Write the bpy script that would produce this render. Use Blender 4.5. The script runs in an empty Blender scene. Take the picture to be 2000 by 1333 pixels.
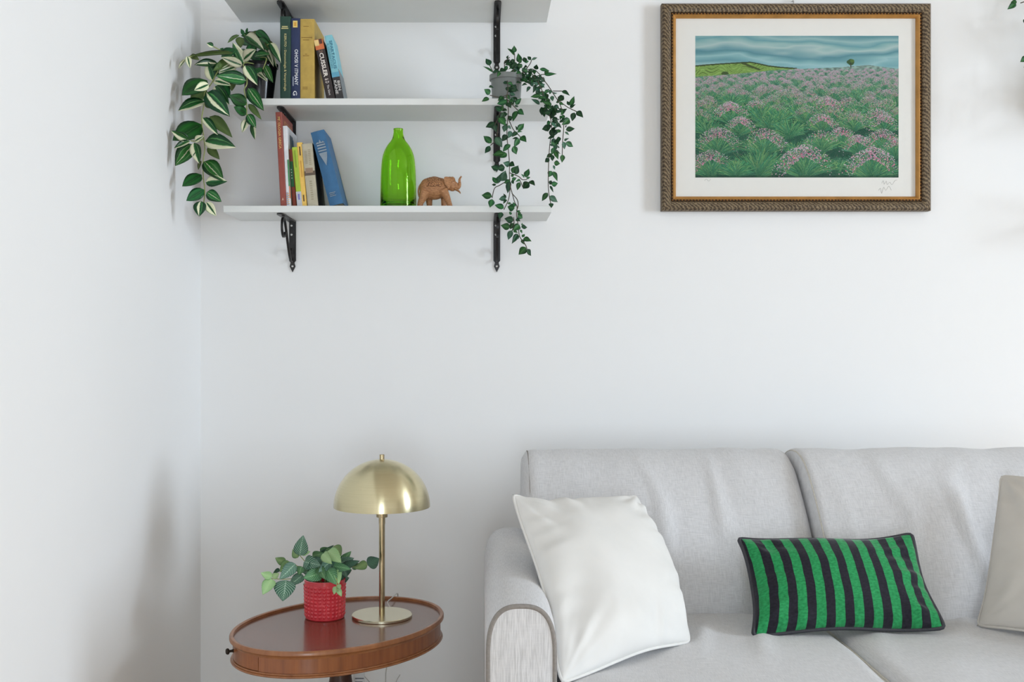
import bpy, bmesh, math, random
import numpy as np
from mathutils import Vector, Matrix, Quaternion, noise as mnoise

# ------------------------------------------------------------------ camera, world, light, exposure
scene = bpy.context.scene
COL = scene.collection
EYE = 1.05            # camera height above the floor
FPX = 2146.0          # focal length in pixels of a 2000 px wide frame
CX, CY = 940.0, 660.0 # principal point
WALL_Y = 2.87         # back wall
LEFT_X = -0.733       # left wall
RIGHT_X = 4.20
FRONT_Y = -2.2
CEIL_Z = 2.70

cd = bpy.data.cameras.new('camera')
cd.sensor_width = 36.0
cd.lens = FPX / 2000.0 * 36.0
cd.shift_x = (1000.0 - CX) / 2000.0
cd.shift_y = -(666.5 - CY) / 2000.0
cd.clip_start = 0.02
cam = bpy.data.objects.new('camera', cd)
cam.location = (0, 0, EYE)
cam.rotation_euler = (math.radians(90), 0, 0)
COL.objects.link(cam)
scene.camera = cam

world = bpy.data.worlds.new('world')
scene.world = world
world.use_nodes = True
bgn = world.node_tree.nodes.get('Background')
bgn.inputs[0].default_value = (0.90, 0.95, 1.0, 1)
bgn.inputs[1].default_value = 1.0

def area(name, loc, rot, sx, sy, power, col=(1, 1, 1)):
    l = bpy.data.lights.new(name, 'AREA')
    l.shape = 'RECTANGLE'; l.size = sx; l.size_y = sy
    l.energy = power; l.color = col
    o = bpy.data.objects.new(name, l)
    o.location = loc; o.rotation_euler = rot
    COL.objects.link(o)
    return o
# daylight entering by the tall window in the right wall
WIN = (0.15, 1.05, 0.60, 2.40)     # y0, y1, z0, z1
area('window_daylight', (RIGHT_X + 0.03, (WIN[0]+WIN[1])/2, (WIN[2]+WIN[3])/2), (0, math.radians(90), 0),
     WIN[3]-WIN[2], WIN[1]-WIN[0], 315, (0.77, 0.88, 1.0))
# unseen window behind the camera, added and placed as soft fill light
FILL_WIN = (-0.25, 0.50, 0.15, 1.45)      # x0, x1, z0, z1
area('window_fill_back', ((FILL_WIN[0]+FILL_WIN[1])/2, FRONT_Y - 0.03, (FILL_WIN[2]+FILL_WIN[3])/2), (math.radians(90), 0, 0),
     FILL_WIN[1]-FILL_WIN[0], FILL_WIN[3]-FILL_WIN[2], 78, (0.79, 0.895, 1.0))

vs = scene.view_settings
vs.view_transform = 'Standard'
vs.look = 'None'
vs.exposure = -1.04
vs.gamma = 1.0
vs.use_curve_mapping = False
scene.display_settings.display_device = 'sRGB'
scene.cycles.use_denoising = True
scene.cycles.max_bounces = 10
scene.cycles.diffuse_bounces = 5
scene.cycles.glossy_bounces = 4
scene.cycles.transmission_bounces = 8
scene.cycles.transparent_max_bounces = 8
scene.cycles.use_adaptive_sampling = True
scene.cycles.adaptive_threshold = 0.1

# ------------------------------------------------------------------ helpers
def P(x, y, Y):
    """world point that stands at depth Y on the sight line of photo pixel (x, y)"""
    return Vector(((x - CX) / FPX * Y, Y, EYE - (y - CY) / FPX * Y))

def srgb(r, g, b):
    def f(c):
        c /= 255.0
        return c / 12.92 if c <= 0.04045 else ((c + 0.055) / 1.055) ** 2.4
    return (f(r), f(g), f(b), 1.0)

class NT:
    """small helper round a material's node tree"""
    def __init__(self, name):
        self.m = bpy.data.materials.new(name)
        self.m.use_nodes = True
        self.t = self.m.node_tree
        self.n = self.t.nodes
        self.b = self.n.get('Principled BSDF')
        self.o = self.n.get('Material Output')
    def new(self, typ, **kw):
        nd = self.n.new(typ)
        for k, v in kw.items():
            if k in nd.inputs.keys(): nd.inputs[k].default_value = v
            else: setattr(nd, k, v)
        return nd
    def link(self, a, b): self.t.links.new(a, b)
    def coord(self, scale=(1, 1, 1), out='Object'):
        tc = self.new('ShaderNodeTexCoord')
        mp = self.new('ShaderNodeMapping')
        mp.inputs['Scale'].default_value = scale
        self.link(tc.outputs[out], mp.inputs['Vector'])
        return mp.outputs[0]
    def noise(self, vec, scale=5, detail=4, rough=0.5):
        nz = self.new('ShaderNodeTexNoise')
        nz.inputs['Scale'].default_value = scale
        nz.inputs['Detail'].default_value = detail
        nz.inputs['Roughness'].default_value = rough
        if vec: self.link(vec, nz.inputs['Vector'])
        return nz.outputs[0]
    def ramp(self, fac, stops, interp='LINEAR'):
        r = self.new('ShaderNodeValToRGB')
        cr = r.color_ramp; cr.interpolation = interp
        while len(cr.elements) > 1: cr.elements.remove(cr.elements[-1])
        cr.elements[0].position = stops[0][0]; cr.elements[0].color = stops[0][1]
        for p, c in stops[1:]:
            e = cr.elements.new(p); e.color = c
        self.link(fac, r.inputs[0])
        return r.outputs[0]
    def bump(self, height, strength=0.2, dist=0.001):
        b = self.new('ShaderNodeBump')
        b.inputs['Strength'].default_value = strength
        b.inputs['Distance'].default_value = dist
        self.link(height, b.inputs['Height'])
        self.link(b.outputs[0], self.b.inputs['Normal'])
        return b
    def math(self, op, a, b=None, c=None):
        m = self.new('ShaderNodeMath', operation=op)
        for i, v in enumerate((a, b, c)):
            if v is None: continue
            if isinstance(v, (int, float)): m.inputs[i].default_value = v
            else: self.link(v, m.inputs[i])
        return m.outputs[0]
    def mix(self, fac, a, b, blend='MIX'):
        m = self.new('ShaderNodeMix', data_type='RGBA', blend_type=blend)
        def put(s, v):
            if isinstance(v, (tuple, list)): s.default_value = v
            elif isinstance(v, (int, float)): s.default_value = v
            else: self.link(v, s)
        put(m.inputs[0], fac); put(m.inputs[6], a); put(m.inputs[7], b)
        return m.outputs[2]

def plain(name, col, rough=0.5, metal=0.0, var=0.06, vscale=30, bump=0.0, bdist=0.0005, spec=None):
    """procedural material: a base colour with slight noise variation and optional fine relief"""
    t = NT(name)
    v = t.coord()
    nz = t.noise(v, vscale, 4)
    c2 = tuple(max(0, x * (1 - var)) for x in col[:3]) + (1,)
    c1 = tuple(min(1, x * (1 + var)) for x in col[:3]) + (1,)
    t.link(t.ramp(nz, [(0.3, c2), (0.7, c1)]), t.b.inputs['Base Color'])
    t.b.inputs['Roughness'].default_value = rough
    t.b.inputs['Metallic'].default_value = metal
    if spec is not None: t.b.inputs['Specular IOR Level'].default_value = spec
    if bump: t.bump(t.noise(v, vscale * 6, 3), bump, bdist)
    return t.m

def mesh_obj(name, verts, faces, mat, parent=None, smooth=True, uvs=None):
    me = bpy.data.meshes.new(name)
    me.from_pydata([tuple(v) for v in verts], [], faces)
    me.update()
    if smooth:
        me.polygons.foreach_set('use_smooth', [True] * len(me.polygons))
    if uvs is not None:
        ul = me.uv_layers.new(name='UVMap')
        li = np.zeros(len(me.loops), dtype=np.int32)
        me.loops.foreach_get('vertex_index', li)
        ul.data.foreach_set('uv', np.asarray(uvs, dtype=np.float32)[li].ravel())
    if mat: me.materials.append(mat)
    return put(name, me, parent)

def put(name, me, parent=None):
    o = bpy.data.objects.new(name, me)
    COL.objects.link(o)
    if parent is not None: child(o, parent)
    return o

def child(o, parent):
    """parent an object whose mesh is written in world coordinates"""
    o.parent = parent
    w = parent_world(parent)
    o.matrix_parent_inverse = w.inverted()

def parent_world(p):
    m = Matrix.LocRotScale(p.location, p.rotation_euler, p.scale)
    if p.parent is not None:
        return parent_world(p.parent) @ p.matrix_parent_inverse @ m
    return m

def local(o, parent):
    o.parent = parent
    return o

def thing(name, label, cat, loc=(0, 0, 0), rot=(0, 0, 0), group=None):
    o = bpy.data.objects.new(name, None)
    o.empty_display_size = 0.05
    o.location = loc; o.rotation_euler = rot
    COL.objects.link(o)
    return tag(o, label, cat, group)

def tag(o, label, cat, group=None):
    o['label'] = label; o['category'] = cat
    if group: o['group'] = group
    return o

def struct(o):
    o['kind'] = 'structure'
    return o

def box_vf(x0, x1, y0, y1, z0, z1):
    v = [(x0,y0,z0),(x1,y0,z0),(x1,y1,z0),(x0,y1,z0),(x0,y0,z1),(x1,y0,z1),(x1,y1,z1),(x0,y1,z1)]
    f = [(0,3,2,1),(4,5,6,7),(0,1,5,4),(1,2,6,5),(2,3,7,6),(3,0,4,7)]
    return v, f

def box(name, b, mat, parent=None, bevel=0.0, segs=2, local_space=False):
    bm = bmesh.new()
    v, f = box_vf(*b)
    bv = [bm.verts.new(p) for p in v]
    for q in f: bm.faces.new([bv[i] for i in q])
    if bevel:
        bmesh.ops.bevel(bm, geom=bm.edges[:], offset=bevel, segments=segs, affect='EDGES', profile=0.5)
    me = bpy.data.meshes.new(name)
    bm.to_mesh(me); bm.free()
    me.materials.append(mat)
    o = bpy.data.objects.new(name, me); COL.objects.link(o)
    if parent is not None:
        if local_space: o.parent = parent
        else: child(o, parent)
    return o

def join_vf(parts):
    V, F = [], []
    for v, f in parts:
        k = len(V)
        V += [tuple(p) for p in v]
        F += [tuple(i + k for i in q) for q in f]
    return V, F

def tube_vf(pts, rad, sides=8, closed=False, caps=True, flat=1.0):
    pts = [Vector(p) for p in pts]
    n = len(pts)
    rads = rad if isinstance(rad, (list, tuple)) else [rad] * n
    tang = []
    for i in range(n):
        a = pts[(i - 1) % n] if (closed or i > 0) else pts[i]
        b = pts[(i + 1) % n] if (closed or i < n - 1) else pts[i]
        d = (b - a)
        tang.append(d.normalized() if d.length > 1e-9 else Vector((0, 0, 1)))
    up = Vector((0, 0, 1)) if abs(tang[0].z) < 0.9 else Vector((1, 0, 0))
    nrm = (up - tang[0] * up.dot(tang[0])).normalized()
    V, F = [], []
    for i in range(n):
        if i > 0:
            q = tang[i-1].rotation_difference(tang[i])
            nrm = (q @ nrm)
            nrm = (nrm - tang[i] * nrm.dot(tang[i])).normalized()
        bi = tang[i].cross(nrm)
        for k in range(sides):
            a = 2 * math.pi * k / sides
            V.append(pts[i] + (nrm * math.cos(a) * flat + bi * math.sin(a)) * rads[i])
    m = n if closed else n - 1
    for i in range(m):
        j = (i + 1) % n
        for k in range(sides):
            l = (k + 1) % sides
            F.append((i*sides+k, i*sides+l, j*sides+l, j*sides+k))
    if caps and not closed:
        F.append(tuple(range(sides - 1, -1, -1)))
        F.append(tuple((n-1)*sides + k for k in range(sides)))
    return V, F

def spline(pts, per=8, closed=False):
    """Catmull-Rom through points"""
    pts = [Vector(p) for p in pts]
    n = len(pts); out = []
    rng = range(n) if closed else range(n - 1)
    for i in rng:
        p0 = pts[(i-1) % n] if (closed or i > 0) else pts[0]*2 - pts[1]
        p1 = pts[i]; p2 = pts[(i+1) % n]
        p3 = pts[(i+2) % n] if (closed or i + 2 < n) else pts[n-1]*2 - pts[n-2]
        for k in range(per):
            t = k / per
            out.append(0.5 * ((2*p1) + (p2-p0)*t + (2*p0-5*p1+4*p2-p3)*t*t + (3*p1-p0-3*p2+p3)*t**3))
    if not closed: out.append(pts[-1])
    return out

def lathe_vf(prof, segs=48, center=(0, 0, 0), a=1.0, b=1.0, closed_profile=False):
    V, F = [], []
    n = len(prof)
    for r, z in prof:
        for k in range(segs):
            t = 2 * math.pi * k / segs
            V.append((center[0] + r * a * math.cos(t), center[1] + r * b * math.sin(t), center[2] + z))
    m = n if closed_profile else n - 1
    for i in range(m):
        j = (i + 1) % n
        for k in range(segs):
            l = (k + 1) % segs
            F.append((i*segs+k, i*segs+l, j*segs+l, j*segs+k))
    if not closed_profile:
        F.append(tuple(range(segs - 1, -1, -1)))
        F.append(tuple((n-1)*segs + k for k in range(segs)))
    return V, F

def grid_faces(nu, nv, wrap=False):
    F = []
    for j in range(nv - 1):
        for i in range(nu - 1 if not wrap else nu):
            k = (i + 1) % nu
            F.append((j*nu+i, j*nu+k, (j+1)*nu+k, (j+1)*nu+i))
    return F

def autosmooth(o, deg=35):
    me = o.data
    bm = bmesh.new(); bm.from_mesh(me)
    bmesh.ops.recalc_face_normals(bm, faces=bm.faces[:])
    for e in bm.edges:
        if len(e.link_faces) == 2:
            e.smooth = e.calc_face_angle(0) < math.radians(deg)
    for f in bm.faces: f.smooth = True
    bm.to_mesh(me); bm.free()
    return o

def text_mesh(name, body, mat, length=None, height=None, bold=0.0):
    """lettering as a flat mesh: x along the line, y up, centred on its box"""
    cu = bpy.data.curves.new(name, 'FONT')
    cu.body = body; cu.size = 1.0; cu.offset = bold
    cu.resolution_u = 2
    cu.align_x = 'LEFT'
    ob = bpy.data.objects.new(name + '_tmp', cu)
    COL.objects.link(ob)
    dg = bpy.context.evaluated_depsgraph_get()
    me = bpy.data.meshes.new_from_object(ob.evaluated_get(dg))
    bpy.data.objects.remove(ob)
    bpy.data.curves.remove(cu)
    co = np.zeros(len(me.vertices) * 3); me.vertices.foreach_get('co', co)
    co = co.reshape(-1, 3)
    mn, mx = co.min(0), co.max(0)
    c = (mn + mx) / 2; s = mx - mn
    sx = length / s[0] if length else (height / s[1])
    sy = height / s[1] if height else sx
    co = (co - c) * np.array([sx, sy, 0])
    me.vertices.foreach_set('co', co.ravel())
    me.materials.clear(); me.materials.append(mat)
    me.update()
    return me

rnd = random.Random(7)

# ------------------------------------------------------------------ materials
def wall_material(name, col):
    t = NT(name)
    v = t.coord()
    n1 = t.noise(v, 1.3, 2)
    t.link(t.ramp(n1, [(0.35, tuple(x*0.985 for x in col[:3]) + (1,)), (0.65, col)]), t.b.inputs['Base Color'])
    t.b.inputs['Roughness'].default_value = 0.75
    t.b.inputs['Specular IOR Level'].default_value = 0.25
    return t.m
M = {}
M['wall'] = wall_material('wall_paint', (0.86, 0.86, 0.855, 1))
M['ceiling'] = wall_material('ceiling_paint', (0.62, 0.58, 0.52, 1))
M['shelf'] = plain('shelf_laminate', srgb(224, 226, 224), 0.42, 0, 0.01, 12, 0.02)
M['iron'] = plain('bracket_iron', srgb(38, 36, 36), 0.38, 0.35, 0.25, 60, 0.15)
M['screw'] = plain('screw_steel', srgb(190, 190, 188), 0.3, 0.9, 0.05)
M['trim'] = plain('white_trim', srgb(232, 232, 230), 0.45, 0, 0.01)
M['brown_plain'] = plain('dark_wood', srgb(66, 38, 26), 0.35, 0, 0.25, 20)

def floor_material():
    t = NT('floor_wood')
    v = t.coord((1, 1, 1))
    br = t.new('ShaderNodeTexBrick')
    br.inputs['Scale'].default_value = 1.0
    br.inputs['Brick Width'].default_value = 1.1; br.inputs['Row Height'].default_value = 0.12
    br.inputs['Mortar Size'].default_value = 0.002
    br.inputs['Color1'].default_value = srgb(212, 184, 152); br.inputs['Color2'].default_value = srgb(198, 168, 134)
    br.inputs['Mortar'].default_value = srgb(80, 54, 34)
    t.link(v, br.inputs['Vector'])
    g = t.noise(t.coord((2, 40, 2)), 3, 6)
    t.link(t.mix(0.35, br.outputs[0], t.ramp(g, [(0.3, srgb(178, 146, 112)), (0.7, srgb(220, 192, 160))])), t.b.inputs['Base Color'])
    t.b.inputs['Roughness'].default_value = 0.35
    return t.m
M['floor'] = floor_material()

def fabric(name, col, su=900, sv=900, var=0.10, bump=0.35, rough=0.92, mott=18, sheen=0.15, dist=0.0006, cross=0.5):
    """woven upholstery: crossing thread lines in object space with mottled yarn colour"""
    t = NT(name)
    a = t.noise(t.coord((su, su*0.06, su*0.06)), 1.0, 2)
    b = t.noise(t.coord((sv*0.06, sv, sv)), 1.0, 2)
    w = t.math('ADD', t.math('MULTIPLY', a, 1 - cross), t.math('MULTIPLY', b, cross))
    m = t.noise(t.coord(), mott, 5)
    lo = tuple(x*(1-var) for x in col[:3]) + (1,); hi = tuple(min(1, x*(1+var*0.6)) for x in col[:3]) + (1,)
    c1 = t.ramp(w, [(0.36, lo), (0.6, hi)])
    c2 = t.mix(t.math('MULTIPLY', m, 0.22), c1, lo)
    t.link(c2, t.b.inputs['Base Color'])
    t.b.inputs['Roughness'].default_value = rough
    t.b.inputs['Specular IOR Level'].default_value = 0.2
    t.b.inputs['Sheen Weight'].default_value = sheen
    t.bump(w, bump, dist)
    return t.m
M['sofa'] = fabric('sofa_weave', srgb(212, 211, 212), 900, 950, 0.15)
M['sofa_panel'] = fabric('sofa_rib', srgb(214, 213, 213), 520, 500, 0.18, 0.5, cross=0.12)
M['piping'] = plain('grey_piping', srgb(140, 134, 128), 0.85, 0, 0.1, 200, 0.3)
M['piping_light'] = plain('light_piping', srgb(205, 200, 190), 0.85, 0, 0.1, 200, 0.3)
M['piping_dark'] = plain('charcoal_piping', srgb(52, 52, 58), 0.6, 0, 0.15, 300, 0.3)
M['pillow'] = plain('velvet_offwhite', srgb(226, 224, 220), 0.9, 0, 0.03, 14, 0.05)
M['pillow_beige'] = plain('velvet_beige', srgb(206, 200, 192), 0.9, 0, 0.03, 14, 0.05)

# ------------------------------------------------------------------ the room
T = 0.12
def room():
    struct(box('floor', (LEFT_X-T, RIGHT_X+T, FRONT_Y-T, WALL_Y+T, -0.10, 0.0), M['floor']))
    struct(box('ceiling', (LEFT_X-T, RIGHT_X+T, FRONT_Y-T, WALL_Y+T, CEIL_Z, CEIL_Z+0.1), M['ceiling']))
    struct(box('wall_back', (LEFT_X-T, RIGHT_X+T, WALL_Y, WALL_Y+T, 0, CEIL_Z), M['wall']))
    struct(box('wall_left', (LEFT_X-T, LEFT_X, FRONT_Y-T, WALL_Y, 0, CEIL_Z), M['wall']))
    y0, y1, z0, z1 = WIN
    v, f = join_vf([box_vf(RIGHT_X, RIGHT_X+T, FRONT_Y-T, y0, 0, CEIL_Z), box_vf(RIGHT_X, RIGHT_X+T, y1, WALL_Y, 0, CEIL_Z),
                    box_vf(RIGHT_X, RIGHT_X+T, y0, y1, 0, z0), box_vf(RIGHT_X, RIGHT_X+T, y0, y1, z1, CEIL_Z)])
    struct(mesh_obj('wall_right', v, f, M['wall'], smooth=False))
    x0, x1, a0, a1 = FILL_WIN  # opening for the added fill light
    v, f = join_vf([box_vf(LEFT_X, x0, FRONT_Y-T, FRONT_Y, 0, CEIL_Z), box_vf(x1, RIGHT_X, FRONT_Y-T, FRONT_Y, 0, CEIL_Z),
                    box_vf(x0, x1, FRONT_Y-T, FRONT_Y, 0, a0), box_vf(x0, x1, FRONT_Y-T, FRONT_Y, a1, CEIL_Z)])
    struct(mesh_obj('wall_front', v, f, M['wall'], smooth=False))
    # window frames
    for nm, horiz in (('window_1', True), ('fill_window', False)):  # the second frame belongs to the added fill window
        w = bpy.data.objects.new(nm, None); COL.objects.link(w); struct(w)
        if horiz:
            w.location = (RIGHT_X, (y0+y1)/2, z0)
            rails = [(RIGHT_X+0.0, RIGHT_X+0.025, y0, y0+0.05, z0, z1), (RIGHT_X, RIGHT_X+0.025, y1-0.05, y1, z0, z1),
                     (RIGHT_X, RIGHT_X+0.025, y0, y1, z0, z0+0.05), (RIGHT_X, RIGHT_X+0.025, y0, y1, z1-0.05, z1),
                     (RIGHT_X, RIGHT_X+0.025, (y0+y1)/2-0.02, (y0+y1)/2+0.02, z0, z1)]
        else:
            w.location = ((x0+x1)/2, FRONT_Y, a0)
            rails = [(x0, x0+0.05, FRONT_Y-0.025, FRONT_Y, a0, a1), (x1-0.05, x1, FRONT_Y-0.025, FRONT_Y, a0, a1),
                     (x0, x1, FRONT_Y-0.025, FRONT_Y, a0, a0+0.05), (x0, x1, FRONT_Y-0.025, FRONT_Y, a1-0.05, a1)]
        for r in rails:
            box('window_rail', r, M['trim'], w)
    struct(box('baseboard_back', (LEFT_X+0.012, RIGHT_X, WALL_Y-0.012, WALL_Y, 0, 0.07), M['trim'], bevel=0.003))
    struct(box('baseboard_left', (LEFT_X, LEFT_X+0.012, FRONT_Y, WALL_Y, 0, 0.07), M['trim'], bevel=0.003))
room()

# ------------------------------------------------------------------ shelves and brackets
SH_T, SH_D = 0.016, 0.20
SHELF_Z = {'lower': 1.371, 'middle': 1.632, 'upper': 1.890}   # top faces
SH_X0, SH_X1 = -0.627, 0.171
SHELF_F = WALL_Y - SH_D
def shelf_board(x0, x1, ztop, label, group):
    o = box('shelf_board', (x0, x1, SHELF_F, WALL_Y, ztop - SH_T, ztop), M['shelf'], bevel=0.0008, segs=1)
    return tag(o, label, 'shelf', group)
shelf_board(SH_X0, SH_X1, SHELF_Z['upper'], 'white wall shelf cut off by the top edge of the photo, above the upper books', 'left shelves')
shelf_board(SH_X0, SH_X1, SHELF_Z['middle'], 'white wall shelf carrying both trailing plants and the upper books', 'left shelves')
shelf_board(SH_X0, SH_X1, SHELF_Z['lower'], 'white wall shelf carrying the green bottle and the wooden elephant', 'left shelves')

def bracket_meshes():
    """wrought iron bracket in local space: origin at the wall, under the board, out towards -y"""
    hw = 0.0088
    out = {}
    # wall plate with a pointed lower end
    ol = [(-hw, 0.0), (-hw, -0.104), (-hw*0.55, -0.109), (-hw*0.85, -0.119), (-hw*0.35, -0.128), (0, -0.134),
          (hw*0.35, -0.128), (hw*0.85, -0.119), (hw*0.55, -0.109), (hw, -0.104), (hw, 0.0)]
    def plate(outline, y0, y1, fn):
        n = len(outline)
        V = [fn(u, w, y0) for u, w in outline] + [fn(u, w, y1) for u, w in outline]
        F = [tuple(range(n)), tuple(range(2*n-1, n-1, -1))] + [(i, i+n, (i+1) % n + n, (i+1) % n) for i in range(n)]
        return V, F
    out['wall_plate'] = plate(ol, -0.0035, 0.0, lambda u, w, y: (u, y, w))
    # arm under the shelf with a rounded front end
    ol2 = [(-hw, 0.0), (hw, 0.0), (hw, -0.176), (hw*0.8, -0.185), (hw*0.3, -0.19), (-hw*0.3, -0.19), (-hw*0.8, -0.185), (-hw, -0.176)]
    out['shelf_arm'] = plate(ol2, -0.0035, 0.0, lambda u, w, y: (u, w, y))
    # scrolled brace: a flat strip bent in an S
    pts = [(-0.100, -0.040), (-0.106, -0.049), (-0.118, -0.054), (-0.131, -0.047), (-0.138, -0.032), (-0.134, -0.014),
           (-0.120, -0.0062), (-0.104, -0.012), (-0.088, -0.032), (-0.068, -0.062), (-0.046, -0.091),
           (-0.027, -0.106), (-0.012, -0.106), (-0.0055, -0.097), (-0.007, -0.083), (-0.015, -0.073), (-0.022, -0.079), (-0.020, -0.088)]
    sp = spline([(0, a * 1.14 + 0.002 if a < -0.03 else a * 1.05, b) for a, b in pts], 5)
    V, F = [], []
    n = len(sp); th, w = 0.0015, 0.0030
    for i, p in enumerate(sp):
        d = (sp[min(i+1, n-1)] - sp[max(i-1, 0)]).normalized()
        nn = Vector((0, -d.z, d.y))
        for sx, sn in ((-w, -th), (w, -th), (w, th), (-w, th)):
            V.append(p + Vector((sx, 0, 0)) + nn * sn)
    for i in range(n-1):
        for k in range(4):
            l = (k+1) % 4
            F.append((i*4+k, i*4+l, (i+1)*4+l, (i+1)*4+k))
    F += [(3, 2, 1, 0), ((n-1)*4, (n-1)*4+1, (n-1)*4+2, (n-1)*4+3)]
    out['scroll_brace'] = (V, F)
    scr = []
    for z in (-0.012, -0.036, -0.1185):
        v, f = lathe_vf([(0.0031, 0.0), (0.0028, 0.0012), (0.0012, 0.0018)], 12)
        scr.append(([(x - (0.0025 if z > -0.1 else 0), -0.0035 - zz, z + y) for x, y, zz in v], f))
    return out, scr
_br, _scr = bracket_meshes()
_brm = {}
for k, (v, f) in _br.items():
    o = mesh_obj(k, v, f, M['iron'], smooth=False); autosmooth(o, 40)
    _brm[k] = o.data; bpy.data.objects.remove(o)
_scm = []
for v, f in _scr:
    o = mesh_obj('screw_head', v, f, M['screw']); autosmooth(o, 40); _scm.append(o.data); bpy.data.objects.remove(o)
def bracket(x, zunder, label, group):
    r = thing('shelf_bracket', label, 'bracket', (x, WALL_Y, zunder), group=group)
    for k, me in _brm.items():
        o = bpy.data.objects.new(k, me); COL.objects.link(o); o.parent = r
    for me in _scm:
        o = bpy.data.objects.new('screw_head', me); COL.objects.link(o); o.parent = r
    return r
BX0, BX1 = -0.4925, 0.0405
for key, under, wh in (('upper', 'topmost white shelf', 0), ('middle', 'shelf with the upper books', 1), ('lower', 'shelf with the green bottle', 2)):
    z = SHELF_Z[key] - SH_T
    nm = ['behind the dark green book spine, under the topmost white shelf', 'behind the tall red-brown book, under the middle shelf',
          'under the left end of the lowest left-hand shelf, fully visible'][wh]
    bracket(BX0, z, 'black iron scroll bracket ' + nm, 'left shelf brackets')
    nm = ['above the small-leaved trailing plant, under the topmost white shelf', 'half hidden by the small-leaved trailing plant, under the middle shelf',
          'beside the trailing vine tips, under the lowest left-hand shelf'][wh]
    bracket(BX1, z, 'black iron scroll bracket ' + nm, 'left shelf brackets')

# the second set of shelves, right of the picture (only its shadows and its plant reach the frame)
RX0, RX1 = 1.52, 2.32
for key in ('upper', 'middle', 'lower'):
    shelf_board(RX0, RX1, SHELF_Z[key], key + ' white wall shelf just beyond the right edge of the photo', 'right shelves')
    z = SHELF_Z[key] - SH_T
    for bx, sd in ((RX0 + 0.13, 'nearer'), (RX1 - 0.13, 'farther')):
        bracket(bx, z, '%s black iron bracket of the %s shelf beyond the right edge' % (sd, key), 'right shelf brackets')

# ------------------------------------------------------------------ books
M['pages'] = plain('book_pages', srgb(216, 206, 184), 0.9, 0, 0.08, 300)
_mc = {}
def cm(r, g, b, rough=0.55, var=0.10):
    k = (r, g, b)
    if k not in _mc:
        _mc[k] = plain('print_%02x%02x%02x' % k, srgb(r, g, b), rough, 0, var, 60, 0.05)
    return _mc[k]

def book(label, px, Yf, shelf_z, w, h, d, cover_mat, lean=0.0, yaw=0.0, round_spine=0.0, hard=True, group='books on the shelves', left_px_is_edge=True):
    """a book standing with its spine to the room; local x = thickness from the left board, y = depth, z = height"""
    x = (px - CX) / FPX * Yf
    r = thing('book', label, 'book', (x, Yf, shelf_z), (0, -math.radians(lean), math.radians(yaw)), group)
    ct = 0.0022 if hard else 0.0006
    ov = 0.003 if hard else 0.0
    # cover: left board, rounded spine, right board
    prof = [(0.0, d)]
    ns = 8
    prof.append((0.0, 0.003))
    for i in range(ns + 1):
        t = i / ns
        prof.append((w * t, 0.002 - round_spine * math.sin(math.pi * t) if round_spine else (0.0 if 0 < i < ns else 0.0012)))
    prof.append((w, 0.003)); prof.append((w, d))
    inner = [(w - ct, d), (w - ct, 0.004), (ct, 0.004), (ct, d)]
    ol = prof + inner
    n = len(ol)
    V = [(a, b, 0.0) for a, b in ol] + [(a, b, h) for a, b in ol]
    F = []
    for i in range(n):
        j = (i + 1) % n
        F.append((i, j, j + n, i + n))
    # end faces as triangles fan between outer and inner outlines
    bm = bmesh.new()
    vs = [bm.verts.new(p) for p in V]
    for q in F: bm.faces.new([vs[i] for i in q])
    b0 = bm.faces.new([vs[i] for i in range(n)][::-1]); b1 = bm.faces.new([vs[i + n] for i in range(n)])
    bmesh.ops.triangulate(bm, faces=[b0, b1])
    bmesh.ops.recalc_face_normals(bm, faces=bm.faces[:])
    me = bpy.data.meshes.new('cover'); bm.to_mesh(me); bm.free()
    me.materials.append(cover_mat)
    c = bpy.data.objects.new('cover', me); COL.objects.link(c); c.parent = r
    autosmooth(c, 30)
    box('pages', (ct + 0.0002, w - ct - 0.0002, 0.0045, d - ov, ov, h - ov), M['pages'], r, local_space=True)
    return r

def spine_text(r, body, mat, z_top, z_bot, xc, height, w, name='title', y=-0.0012, bold=0.015, horizontal=False):
    ln = z_top - z_bot
    if horizontal:
        me = text_mesh(name, body, mat, length=height, height=ln, bold=bold)
        o = bpy.data.objects.new(name, me); COL.objects.link(o); o.parent = r
        o.matrix_local = Matrix(((1,0,0,xc),(0,0,-1,y),(0,1,0,(z_top+z_bot)/2),(0,0,0,1)))
    else:
        me = text_mesh(name, body, mat, length=ln, height=height, bold=bold)
        o = bpy.data.objects.new(name, me); COL.objects.link(o); o.parent = r
        # line runs downwards, letter tops to the right
        o.matrix_local = Matrix(((0,1,0,xc),(0,0,-1,y),(-1,0,0,(z_top+z_bot)/2),(0,0,0,1)))
    return o

def patch(r, name, x0, x1, z0, z1, mat, y=-0.0008):
    return box(name, (x0, x1, y, y + 0.0018, z0, z1), mat, r, local_space=True)

def side_patch(r, name, y0, y1, z0, z1, mat, w):
    return box(name, (w - 0.0002, w + 0.0004, y0, y1, z0, z1), mat, r, local_space=True)

GOLDT = cm(196, 186, 130); WHITET = cm(226, 228, 232)
ZM, ZL = SHELF_Z['middle'], SHELF_Z['lower']
YB = 2.690
k = FPX / YB
def zrow(y, base):   # height above the shelf of photo row y at book depth
    return EYE - (y - CY) / k - base
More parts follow.
